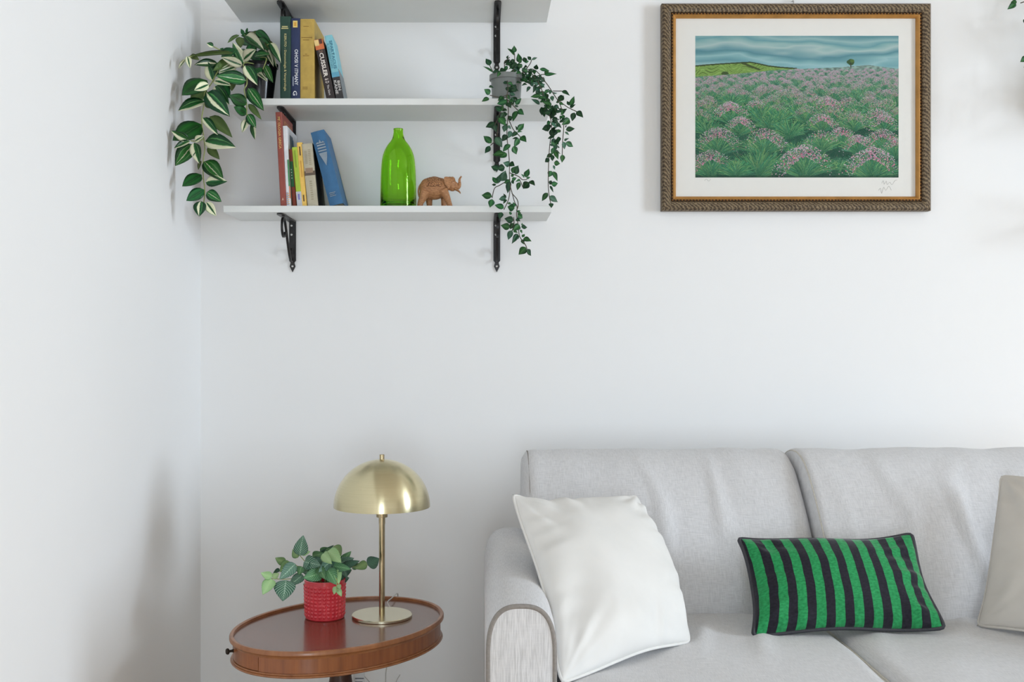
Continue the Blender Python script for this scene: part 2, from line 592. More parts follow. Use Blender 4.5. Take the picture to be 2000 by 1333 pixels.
# upper row
h = zrow(32, ZM); w = 0.0262
b = book('dark green hardback with cream lettering, leftmost of the upper books', 547, YB, ZM, w, h, 0.15, cm(24, 62, 50))
spine_text(b, 'KERUTO - Demonologia & Vampirologia', GOLDT, zrow(66, ZM), zrow(178, ZM), w*0.47, 0.0072, w)
for yy, ww in ((52, 0.014), (55.5, 0.017)):
    patch(b, 'author_line', w*0.45 - ww/2, w*0.45 + ww/2, zrow(yy+1, ZM), zrow(yy-1, ZM), GOLDT)
h = zrow(35.5, ZM); w = 0.0222
b = book('navy blue book with yellow label and white lettering, beside the dark green one', 568.5, YB, ZM, w, h, 0.145, cm(30, 44, 84), round_spine=0.002)
spine_text(b, 'OHOSI V ITMANY', WHITET, zrow(97, ZM), zrow(167, ZM), w*0.60, 0.0086, w, y=-0.0026)
patch(b, 'label', w*0.22, w*0.72, zrow(54, ZM), zrow(41, ZM), cm(226, 202, 120), y=-0.0024)
patch(b, 'label_emblem', w*0.34, w*0.60, zrow(51.5, ZM), zrow(44, ZM), cm(214, 160, 60), y=-0.0028)
patch(b, 'subtitle_line', w*0.18, w*0.30, zrow(168, ZM), zrow(150, ZM), cm(140, 148, 166), y=-0.0022)
spine_text(b, 'G', WHITET, zrow(178, ZM), zrow(187, ZM), w*0.45, 0.010, w, y=-0.0026, name='publisher_mark')
h = zrow(37, ZM); w = 0.0345
b = book('thick ochre yellow hardback standing upright among the upper books', 586.5, YB, ZM, w, h, 0.165, cm(184, 154, 74))
OCH = cm(140, 108, 40)
for yy, a0, a1 in ((51.5, .22, .60), (73.5, .08, .80), (78, .18, .64), (106, .34, .48), (109, .20, .62), (170.5, .16, .52), (173.5, .16, .52)):
    patch(b, 'title_line', w*a0, w*a1, zrow(yy+0.7, ZM), zrow(yy-0.7, ZM), OCH, y=-0.0004)
patch(b, 'title_mark', w*.80, w*.84, zrow(75.5, ZM), zrow(72, ZM), OCH, y=-0.0004)
# leaning paperbacks
w = 0.0215; h = 0.150
b = book('dark thriller paperback with an orange picture on top, leaning on the ochre book', 638, YB, ZM, w, h, 0.10, cm(44, 34, 34), lean=12.0, hard=False)
patch(b, 'picture', 0, w, h-0.0255, h, cm(206, 110, 60), y=-0.0004)
patch(b, 'picture_patch', w*0.0, w*0.50, h-0.0155, h-0.001, cm(226, 196, 130), y=-0.0008)
patch(b, 'picture_figure', w*0.52, w*0.88, h-0.012, h, cm(84, 44, 32), y=-0.0008)
spine_text(b, 'CUSSLER', cm(228, 220, 212), h-0.034, h-0.094, w*0.5, 0.0105, w, y=-0.0012, bold=0.03)
spine_text(b, 'CLIVE', cm(150, 120, 104), h-0.027, h-0.033, w*0.5, 0.010, w, y=-0.0012, name='first_name')
spine_text(b, '& D', cm(206, 196, 190), h-0.098, h-0.110, w*0.5, 0.009, w, y=-0.0012, name='co_author')
spine_text(b, 'The Silent', cm(206, 200, 196), h-0.114, h-0.140, w*0.5, 0.005, w, y=-0.0012, name='book_title')
w = 0.0185; h = 0.160
b = book('pale blue paperback over a dark lower half, rightmost of the upper books', 657, YB, ZM, w, h, 0.105, cm(128, 190, 202), lean=10.5, hard=False)
patch(b, 'lower_band', 0, w, 0.0, 0.056, cm(48, 46, 48), y=-0.0004)
patch(b, 'sea_band', 0, w, 0.056, 0.068, cm(92, 160, 186), y=-0.0004)
side_patch(b, 'cover_lower_band', 0, 0.105, 0.0, 0.075, cm(120, 128, 132), w)
spine_text(b, 'SPARTACUS', cm(58, 118, 142), h-0.014, h-0.084, w*0.66, 0.0072, w, y=-0.001)
spine_text(b, 'IL GLADIATORE', cm(80, 146, 166), h-0.020, h-0.082, w*0.24, 0.0045, w, y=-0.001, name='subtitle')
spine_text(b, 'BEN', cm(206, 204, 200), 0.046, 0.022, w*0.72, 0.0062, w, y=-0.001, name='author')
spine_text(b, 'KANE', cm(206, 204, 200), 0.048, 0.014, w*0.28, 0.0062, w, y=-0.001, name='author')

# lower row
def zl(y): return zrow(y, ZL)
w = 0.0150; h = zl(219)
b = book('tall red-brown hardback with gold lettering, leftmost of the lower books', 548, YB, ZL, w, h, 0.155, cm(146, 70, 58), lean=3.1)
spine_text(b, 'MITOLOGIA GRECA', cm(222, 180, 110), h-0.012, h-0.090, w*0.5, 0.0062, w)
spine_text(b, 'A', cm(226, 200, 180), 0.021, 0.015, w*0.45, 0.005, w, name='publisher_mark', horizontal=True)
o = text_mesh('cover_title', 'MITOLOGIA GRECA', cm(206, 150, 100), length=0.115, height=0.013, bold=0.01)
oo = bpy.data.objects.new('cover_title', o); COL.objects.link(oo); oo.parent = b
oo.matrix_local = Matrix(((0,0,1,w+0.0004),(1,0,0,0.085),(0,1,0,h-0.022),(0,0,0,1)))
w = 0.0105; h = zl(246)
b = book('white picture book with coloured blocks on its cover, behind the lime green book', 560, YB, ZL, w, h, 0.15, cm(222, 222, 226), lean=2.9)
side_patch(b, 'cover_picture', 0.035, 0.075, h-0.075, h-0.016, cm(92, 112, 128), w)
side_patch(b, 'cover_picture_sky', 0.060, 0.085, h-0.060, h-0.022, cm(96, 158, 190), w)
side_patch(b, 'cover_picture_sun', 0.085, 0.120, h-0.075, h-0.04, cm(232, 200, 96), w)
patch(b, 'spine_green', w*0.70, w, 0.05, 0.115, cm(54, 136, 76))
patch(b, 'spine_red', w*0.80, w, 0.02, 0.05, cm(214, 120, 72))
patch(b, 'spine_blue', w*0.1, w*0.5, 0.004, 0.035, cm(150, 160, 196))
for i in range(6):
    patch(b, 'spine_stripe', w*0.15, w*0.7, 0.006+i*0.005, 0.008+i*0.005, cm(214, 180, 120), y=-0.0011)
w = 0.0095; h = zl(290)
b = book('thin red and dark green paperback squeezed between the white and lime green books', 571.5, YB+0.012, ZL, w, h, 0.12, cm(150, 62, 40), lean=3.6, hard=False)
patch(b, 'spine_green', 0, w*0.8, 0.05, h-0.03, cm(22, 104, 62), y=-0.0004)
for i in range(4): patch(b, 'spine_dot', w*0.2, w*0.4, 0.07+i*0.007, 0.073+i*0.007, cm(228, 232, 226), y=-0.0008)
w = 0.0128; h = zl(288)
b = book('lime green paperback with a lilac foot band on the lower shelf', 580.5, YB-0.004, ZL, w, h, 0.13, cm(166, 190, 58), lean=5.2, hard=False)
patch(b, 'foot_band', 0, w, 0.0, 0.036, cm(188, 190, 196), y=-0.0004)
patch(b, 'foot_mark', w*0.35, w*0.65, 0.016, 0.03, cm(112, 112, 180), y=-0.0008)
patch(b, 'title_line', w*0.40, w*0.60, h-0.05, h-0.008, cm(138, 160, 42), y=-0.0006)
w = 0.0128; h = zl(279)
b = book('yellow paperback with small dark lettering on the lower shelf', 589.5, YB-0.004, ZL, w, h, 0.13, cm(232, 190, 92), lean=4.6, hard=False)
for z0, z1 in ((h-0.032, h-0.010), (0.012, 0.028)):
    patch(b, 'title_line', w*0.38, w*0.62, z0, z1, cm(96, 70, 34), y=-0.0006)
patch(b, 'author_line', w*0.42, w*0.58, h-0.085, h-0.045, cm(206, 150, 60), y=-0.0006)
w = 0.0265; h = zl(282)
b = book('thick beige paperback with a dark band across its spine, beside the leaning blue book', 601, YB-0.006, ZL, w, h, 0.12, cm(182, 174, 152), lean=5.6, hard=False)
patch(b, 'ruin_band', 0, w, h*0.49, h*0.56, cm(96, 80, 66), y=-0.0004)
patch(b, 'ruin_stone', w*0.12, w*0.8, h*0.53, h*0.61, cm(150, 126, 104), y=-0.0007)
for xx, z0, z1 in ((0.30, h*0.68, h-0.016), (0.62, h*0.66, h-0.012), (0.5, h*0.10, h*0.42)):
    for q in range(9):
        zz = z0 + (z1 - z0) * q / 9
        patch(b, 'faded_letter', w*(xx-0.11), w*(xx+0.11), zz, zz + (z1 - z0) * 0.055, cm(160, 150, 126), y=-0.0006)
side_patch(b, 'cover_art', 0.0, 0.12, 0.0, h, cm(34, 32, 28), w)
w = 0.0335; h = 0.186
b = book('blue cloth hardback with a faded gold crest, leaning beside the green bottle', 644, YB-0.006, ZL, w, h, 0.125, cm(46, 98, 140), lean=14.6, round_spine=0.003)
CR = cm(132, 146, 158)
for zc, hw in ((h-0.036, .30), (h-0.043, .30), (h-0.050, .30)):
    patch(b, 'crest_bar', w*(.52-hw), w*(.52+hw), zc-0.0018, zc+0.0018, CR, y=-0.0036)
v, f = join_vf([([(w*(.5+a), -0.0036, zz) for a, zz in ((-.34, h-0.032), (-.2, h-0.027), (-.1, h-0.030), (0, h-0.022), (.1, h-0.030), (.2, h-0.027), (.34, h-0.032))], [tuple(range(7))]),
                ([(w*(.52+a), -0.0036, zz) for a, zz in ((-.30, h-0.055), (.30, h-0.055), (.22, h-0.068), (.02, h-0.088), (-.18, h-0.068))], [tuple(range(5))])])
o = mesh_obj('crest', v, f, CR, smooth=False); o.parent = b
for i in range(3):
    patch(b, 'publisher_line', w*0.22, w*(0.66-0.08*(i % 2)), 0.022+i*0.004, 0.0235+i*0.004, CR, y=-0.0036)

# ------------------------------------------------------------------ green glass bottle
def vase():
    Yv = 2.765
    kk = FPX / Yv
    x = (778 - CX) / kk
    pr = [(95, 75), (105, 74), (150, 73), (200, 84), (240, 97), (280, 122), (330, 164), (400, 206), (480, 236), (560, 252), (660, 262),
          (800, 269), (950, 272), (1100, 275), (1240, 277), (1262, 275)]
    sc = 1 / 7.842 / kk
    ztop = EYE - (252 - CY) / kk
    hh = ztop - ZL
    outer = []
    for yy, r in pr:
        z = ztop - (yy - 95) / (1270 - 95) * hh
        outer.append((r * sc, z - ZL))
    outer.append((0.0300, 0.0)); outer.append((0.0, 0.0015))
    op = spline([(r, 0, z) for r, z in outer[:-2]], 4)
    oprof = [(p.x, max(p.z, 0.0004)) for p in op] + [(0.0325, 0.0), (0.020, 0.0012), (0.001, 0.002)]
    inner = [(75, 60), (105, 60), (160, 60), (220, 74), (280, 108), (330, 150), (400, 194), (480, 225), (560, 241), (660, 250),
             (800, 255), (950, 252), (1050, 240), (1150, 215), (1210, 180), (1235, 110)]
    ip = spline([(r * sc, 0, ztop - (yy - 95) / (1270 - 95) * hh - ZL) for yy, r in inner[1:]], 4)
    iprof = [(p.x, p.z) for p in ip] + [(0.001, ip[-1].z - 0.0005)]
    top = oprof[0]
    rim = [(iprof[0][0], top[1] - 0.0008), ((iprof[0][0] + top[0]) / 2, top[1] + 0.0006)]
    prof = [p for p in reversed(iprof)] + rim + oprof
    v, f = lathe_vf(prof, 72, (x, Yv, ZL))
    f = f[:-2]
    k = len(v)
    n = len(prof)
    v += [(x, Yv, ZL + prof[0][1]), (x, Yv, ZL + prof[-1][1])]
    for i in range(72):
        j = (i + 1) % 72
        f.append((k, j, i)); f.append((k+1, (n-1)*72 + i, (n-1)*72 + j))
    t = NT('green_glass')
    t.n.remove(t.b)
    g = t.new('ShaderNodeBsdfGlass')
    g.inputs['Color'].default_value = (0.73, 0.945, 0.36, 1)
    g.inputs['Roughness'].default_value = 0.03
    g.inputs['IOR'].default_value = 1.58
    bp = t.new('ShaderNodeBump'); bp.inputs['Strength'].default_value = 0.25; bp.inputs['Distance'].default_value = 0.0008
    t.link(t.noise(t.coord((1, 1, 0.5)), 85, 3), bp.inputs['Height'])
    t.link(bp.outputs[0], g.inputs['Normal'])
    t.link(g.outputs[0], t.o.inputs['Surface'])
    o = mesh_obj('glass_bottle', v, f, t.m)
    autosmooth(o, 60)
    o.location = (0, 0, 0)
    tag(o, 'bright green glass bottle vase on the lower shelf, beside the wooden elephant', 'bottle')
vase()

# ------------------------------------------------------------------ carved elephant
def elephant():
    Ye = 2.745
    kk = FPX / Ye
    def Q(zx, zy, dy=0.0):    # zoom pixel (7.842 per photo pixel, origin 730,240) to world
        x = 730 + zx / 7.842; y = 240 + zy / 7.842
        p = P(x, y, Ye); p.y += dy
        return p
    base = ZL
    shift = base - Q(0, 1345).z
    def q(zx, zy, dy=0.0):
        p = Q(zx, zy, dy); p.z += shift * 1.0; return p
    u = 1 / 7.842 / kk    # metres per zoom pixel
    wood = NT('carved_wood')
    v = wood.coord((1, 1, 3))
    nz = wood.noise(v, 160, 5)
    wood.link(wood.ramp(nz, [(0.3, srgb(142, 94, 58)), (0.7, srgb(192, 140, 94))]), wood.b.inputs['Base Color'])
    wood.b.inputs['Roughness'].default_value = 0.55
    wood.bump(wood.noise(wood.coord(), 420, 3), 0.25, 0.0008)
    root = thing('elephant_figurine', 'small carved wooden elephant with raised trunk, on the lower shelf by the bottle', 'figurine',
                 (q(930, 1345).x, Ye, base))
    parts = []
    def blob(c, rx, ry, rz, n=16):
        V, F = [], []
        for i in range(n + 1):
            th = math.pi * i / n
            for j in range(n * 2):
                ph = math.pi * j / n
                V.append((c.x + rx * math.sin(th) * math.cos(ph), c.y + ry * math.sin(th) * math.sin(ph), c.z + rz * math.cos(th)))
        F = grid_faces(n * 2, n + 1, True)
        parts.append((V, F))
    def limb(pts, rads, sides=14):
        sp = spline(pts, 5)
        rr = []
        m = len(rads) - 1
        for i in range(len(sp)):
            t = i / (len(sp) - 1) * m
            a = min(int(t), m - 1)
            rr.append(rads[a] * (1 - (t - a)) + rads[a + 1] * (t - a))
        parts.append(tube_vf(sp, rr, sides))
    R = lambda z: z * u
    blob(q(925, 1025), R(205), R(150), R(175))
    blob(q(820, 1030), R(120), R(135), R(160))
    blob(q(1030, 1020), R(110), R(125), R(155))
    blob(q(1165, 950), R(95), R(85), R(105))            # head
    blob(q(1205, 905), R(45), R(55), R(60))
    blob(q(1205, 1010), R(60), R(60), R(60))
    # trunk curving up
    limb([q(1225, 960), q(1262, 1000), q(1296, 1005), q(1316, 960), q(1312, 905), q(1322, 868), q(1345, 838)],
         [R(58), R(46), R(34), R(25), R(20), R(16), R(13)])
    # legs: near hind forward-slanting back, far hind, far front, near front striding
    limb([q(790, 1080, -R(70)), q(755, 1180, -R(75)), q(720, 1260, -R(75)), q(712, 1343, -R(75))], [R(85), R(62), R(46), R(44)])
    limb([q(850, 1100, R(70)), q(845, 1200, R(70)), q(850, 1280, R(70)), q(853, 1343, R(70))], [R(70), R(52), R(42), R(42)])
    limb([q(1075, 1090, R(70)), q(1072, 1190, R(70)), q(1070, 1280, R(70)), q(1073, 1343, R(70))], [R(66), R(46), R(38), R(38)])
    limb([q(1060, 1060, -R(70)), q(1110, 1150, -R(75)), q(1150, 1250, -R(75)), q(1178, 1343, -R(75))], [R(80), R(58), R(44), R(42)])
    blob(q(945, 1165), R(70), R(50), R(28))
    V, F = join_vf(parts)
    o = mesh_obj('body', V, F, wood.m)
    md = o.modifiers.new('remesh', 'REMESH'); md.mode = 'VOXEL'; md.voxel_size = 0.0011
    ms = o.modifiers.new('smooth', 'SMOOTH'); ms.factor = 0.5; ms.iterations = 6
    dg = bpy.context.evaluated_depsgraph_get()
    me = bpy.data.meshes.new_from_object(o.evaluated_get(dg))
    o.modifiers.clear(); o.data = me
    me.polygons.foreach_set('use_smooth', [True] * len(me.polygons))
    child(o, root)
    # ears: thick drooping leaves on both sides of the head
    for s in (-1, 1):
        ol = [(1080, 880), (1120, 862), (1165, 875), (1185, 930), (1178, 1000), (1150, 1040), (1120, 1010), (1090, 960)]
        ctr = [q(a, b_, 0) for a, b_ in ol]
        c = sum(ctr, Vector()) / len(ctr)
        V = []
        for ring, off in ((1.0, 0.0), (1.0, 1.0), (0.82, 1.25), (0.45, 0.85)):
            for p in spline(ctr, 3, True):
                d = c + (p - c) * ring
                flare = (q(1165, 900).x - d.x) / R(100)
                V.append(Vector((d.x, Ye + s * (R(92) + off * R(14) + max(0, flare) * R(26)), d.z)))
        n = 24
        F = grid_faces(n, 4, True) + [tuple(range(n)), tuple(range(3*n, 4*n))]
        e = mesh_obj('ear', V, F, wood.m); autosmooth(e, 50); child(e, root)
        tv, tf = tube_vf(spline([q(1235, 1030, s*R(40)), q(1275, 1048, s*R(52)), q(1305, 1070, s*R(56)), q(1330, 1098, s*R(56))], 4),
                         [R(17) - R(12) * i / 12 for i in range(13)], 8)
        tk = mesh_obj('tusk', tv, tf, wood.m); child(tk, root)
    tv, tf = tube_vf(spline([q(725, 960), q(700, 1000), q(684, 1060), q(690, 1130), q(700, 1165)], 5), [R(16) - R(6) * i / 20 for i in range(21)], 8)
    child(mesh_obj('tail', tv, tf, wood.m), root)
    # carved saddle cloth: a raised shell wrapped over the back with cut relief
    V = []
    nu, nv = 40, 24
    for j in range(nv):
        ang = math.radians(-88 + 176 * j / (nv - 1))
        for i in range(nu):
            t = i / (nu - 1)
            zx = 815 + 230 * t
            c = q(zx, 1025)
            e = math.sqrt(max(0, 1 - ((zx - 925) / 215.0) ** 2))
            rel = 3.0 * max(0, math.sin(i * 0.95) * math.sin(j * 1.25)) + (3 if (i in (0, 1, 2, nu-1, nu-2, nu-3) or j in (0, 1, nu-1, nv-2, nv-1)) else 0)
            if 0.38 < t < 0.62 : rel = 4.0
            rz = (R(179) * e + R(rel)); ry = R(153) * e + R(rel)
            V.append(Vector((c.x, c.y + ry * math.sin(ang), c.z + rz * math.cos(ang))))
    sdm = NT('carved_saddle')
    vo = sdm.new('ShaderNodeTexVoronoi'); vo.feature = 'DISTANCE_TO_EDGE'; vo.inputs['Scale'].default_value = 190
    sdm.link(sdm.coord(), vo.inputs['Vector'])
    ed = sdm.ramp(vo.outputs['Distance'], [(0.02, (0, 0, 0, 1)), (0.16, (1, 1, 1, 1))])
    sdm.link(sdm.mix(ed, srgb(112, 72, 44), srgb(182, 130, 86)), sdm.b.inputs['Base Color'])
    sdm.b.inputs['Roughness'].default_value = 0.55
    sdm.bump(ed, 0.7, 0.001)
    cl = mesh_obj('saddle_cloth', V, grid_faces(nu, nv), sdm.m)
    sd = cl.modifiers.new('thick', 'SOLIDIFY'); sd.thickness = R(16); sd.offset = -1
    child(cl, root)
    # eye
    ev, ef = lathe_vf([(R(9), 0), (R(7), R(5)), (R(2), R(8))], 12)
    ep = q(1216, 925)
    for s in (-1, 1):
        eo = mesh_obj('eye', [(ep.x + a, Ye + s * (R(62) + c_), ep.z + b_) for a, b_, c_ in ev], ef, M['brown_plain'])
        child(eo, root)
elephant()

# ------------------------------------------------------------------ leaves
def leaf_mesh(name, mat, fold=0.10, droop=0.10, shape=0.0, nu=7, nv=9, tip=0.10, thick=0.012):
    """unit leaf: length 1 along +y, width 1 along x, face towards +z; u across, v along"""
    V, UV = [], []
    def halfw(t):
        a = (math.sin(math.pi * min(1, t ** (0.80 + shape)))) ** 0.85
        return 0.5 * a * (1 - tip * t * t)
    for side in (0, 1):
        for j in range(nv):
            t = j / (nv - 1)
            hw = max(0.004, halfw(t))
            for i in range(nu):
                s = -1 + 2 * i / (nu - 1)
                x = s * hw
                z = fold * abs(s) ** 1.4 * hw * 2 - droop * t * t + 0.015 * math.sin(t * 9 + s * 2)
                if side: z -= thick
                V.append((x, t, z)); UV.append(((s + 1) / 2, t))
    F = grid_faces(nu, nv)
    n = nu * nv
    F += [tuple(i + n for i in reversed(q)) for q in grid_faces(nu, nv)]
    for j in range(nv - 1):
        a, b = j * nu, (j + 1) * nu
        F.append((a, b, b + n, a + n)); a += nu - 1; b += nu - 1
        F.append((a + n, b + n, b, a))
    me = bpy.data.meshes.new(name)
    me.from_pydata(V, [], F); me.update()
    me.polygons.foreach_set('use_smooth', [True] * len(me.polygons))
    ul = me.uv_layers.new(name='UVMap')
    li = np.zeros(len(me.loops), dtype=np.int32); me.loops.foreach_get('vertex_index', li)
    ul.data.foreach_set('uv', np.asarray(UV * 1, dtype=np.float32)[li].ravel())
    me.materials.append(mat)
    return me

def leaf_material(name, stops, rough=0.32, interp='LINEAR', vein=0.0, trans=0.12):
    t = NT(name)
    uv = t.new('ShaderNodeTexCoord').outputs['UV']
    sx = t.new('ShaderNodeSeparateXYZ'); t.link(uv, sx.inputs[0])
    u, vv = sx.outputs[0], sx.outputs[1]
    oi = t.new('ShaderNodeObjectInfo')
    n = t.noise(t.coord((3, 3, 3), 'UV'), 2.5, 3)
    uu = t.math('ADD', u, t.math('MULTIPLY', t.math('SUBTRACT', n, 0.5), 0.10))
    c = t.ramp(uu, stops, interp)
    # side veins
    if vein:
        d = t.math('ABSOLUTE', t.math('SUBTRACT', u, 0.5))
        ph = t.math('SUBTRACT', t.math('MULTIPLY', vv, 55.0), t.math('MULTIPLY', d, 45.0))
        s = t.math('SINE', ph)
        s = t.math('GREATER_THAN', s, 0.55)
        c = t.mix(t.math('MULTIPLY', s, vein), c, (0.56, 0.72, 0.60, 1))
    hs = t.new('ShaderNodeHueSaturation')
    t.link(c, hs.inputs['Color'])
    t.link(t.math('ADD', t.math('MULTIPLY', oi.outputs['Random'], 0.5), 0.85), hs.inputs['Value'])
    t.link(t.math('ADD', t.math('MULTIPLY', oi.outputs['Random'], 0.03), 0.485), hs.inputs['Hue'])
    t.link(hs.outputs[0], t.b.inputs['Base Color'])
    t.b.inputs['Roughness'].default_value = rough
    t.b.inputs['Specular IOR Level'].default_value = 0.4
    wv = t.math('SINE', t.math('MULTIPLY', u, 60.0))
    t.bump(wv, 0.15, 0.0008)
    # a little light passes through the blade
    tr = t.new('ShaderNodeBsdfTranslucent'); t.link(hs.outputs[0], tr.inputs[0])
    mx = t.new('ShaderNodeMixShader'); mx.inputs[0].default_value = trans
    t.link(t.b.outputs[0], mx.inputs[1]); t.link(tr.outputs[0], mx.inputs[2]); t.link(mx.outputs[0], t.o.inputs['Surface'])
    return t.m
DG, MG, LG, CRM = srgb(16, 62, 30), srgb(34, 104, 44), srgb(92, 150, 84), srgb(222, 222, 190)
OLV = srgb(70, 92, 44)
VM = [
    leaf_material('variegated_striped', [(0.0, DG), (0.30, DG), (0.36, LG), (0.40, MG), (0.52, DG), (0.57, CRM), (0.70, CRM), (0.75, DG), (1.0, DG)]),
    leaf_material('variegated_plain', [(0.0, DG), (0.3, MG), (0.49, DG), (0.5, LG), (0.51, DG), (0.75, MG), (1.0, DG)]),
    leaf_material('variegated_cream', [(0.0, CRM), (0.34, CRM), (0.40, MG), (0.55, DG), (0.62, CRM), (0.9, CRM), (1.0, LG)]),
    leaf_material('variegated_half', [(0.0, DG), (0.22, DG), (0.27, LG), (0.31, DG), (0.58, MG), (0.64, CRM), (1.0, CRM)]),
    leaf_material('variegated_half_mirrored', [(0.0, CRM), (0.36, CRM), (0.42, MG), (0.68, DG), (0.72, LG), (0.76, DG), (1.0, DG)]),
    leaf_material('variegated_olive', [(0.0, OLV), (0.5, srgb(92, 112, 62)), (1.0, OLV)], rough=0.5),
    leaf_material('variegated_lined', [(0.0, DG), (0.22, MG), (0.27, LG), (0.31, MG), (0.47, MG), (0.50, CRM), (0.54, MG), (0.70, MG), (0.74, LG), (0.78, DG), (1.0, DG)]),
]
VL = [leaf_mesh('variegated_leaf_%d' % i, m, fold=0.12 if i != 1 else 0.05, droop=0.10) for i, m in enumerate(VM)]

def add_leaf(parent, me, base, tip, width, facing, name='leaf'):
    d = tip - base
    L = d.length
    if L < 1e-6: return
    d = d / L
    f = facing - d * facing.dot(d)
    if f.length < 1e-4: f = Vector((0, 0, 1)) - d * d.z
    f.normalize()
    s = d.cross(f)
    o = bpy.data.objects.new(name, me); COL.objects.link(o)
    m = Matrix((
        (s.x * width, d.x * L, f.x * L, base.x),
        (s.y * width, d.y * L, f.y * L, base.y),
        (s.z * width, d.z * L, f.z * L, base.z),
        (0, 0, 0, 1)))
    m = Matrix.Translation(-Vector(parent.location)) @ m
    o.parent = parent
    o.matrix_local = m
    return o

def stem(parent, pts, rad, mat, name='stem', per=5, sides=6):
    v, f = tube_vf(spline(pts, per), rad, sides)
    return child(mesh_obj(name, v, f, mat), parent)

M['black_pot'] = plain('black_plastic', srgb(26, 26, 30), 0.22, 0, 0.1, 20)
M['soil'] = plain('potting_soil', srgb(50, 38, 28), 0.95, 0, 0.5, 120, 0.6, 0.003)
M['stem_green'] = plain('green_stem', srgb(150, 160, 96), 0.5, 0, 0.15, 60)
M['stem_brown'] = plain('brown_stem', srgb(74, 66, 52), 0.6, 0, 0.2, 60)

def pot_round(parent, c, r_top, r_bot, hgt, mat, rim=0.003, lip=0.008, wall=0.002, segs=48):
    pr = [(0.001, 0.0), (r_bot - 0.001, 0.0), (r_bot, 0.001), (r_top - rim, hgt - lip), (r_top, hgt - lip), (r_top, hgt), (r_top - wall - rim, hgt),
          (r_top - wall - rim, hgt - lip), (r_bot - wall, 0.004), (0.001, 0.004)]
    v, f = lathe_vf(pr, segs, c)
    o = mesh_obj('pot', v, f, mat); autosmooth(o, 35); child(o, parent)
    v, f = lathe_vf([(0.001, hgt - lip - 0.012), (r_top - wall - rim - 0.0015, hgt - lip - 0.012), (r_top - wall - rim - 0.003, hgt - lip - 0.004), (0.001, hgt - lip)], segs, c)
    s = mesh_obj('soil', v, f, M['soil']); child(s, parent)
    return o

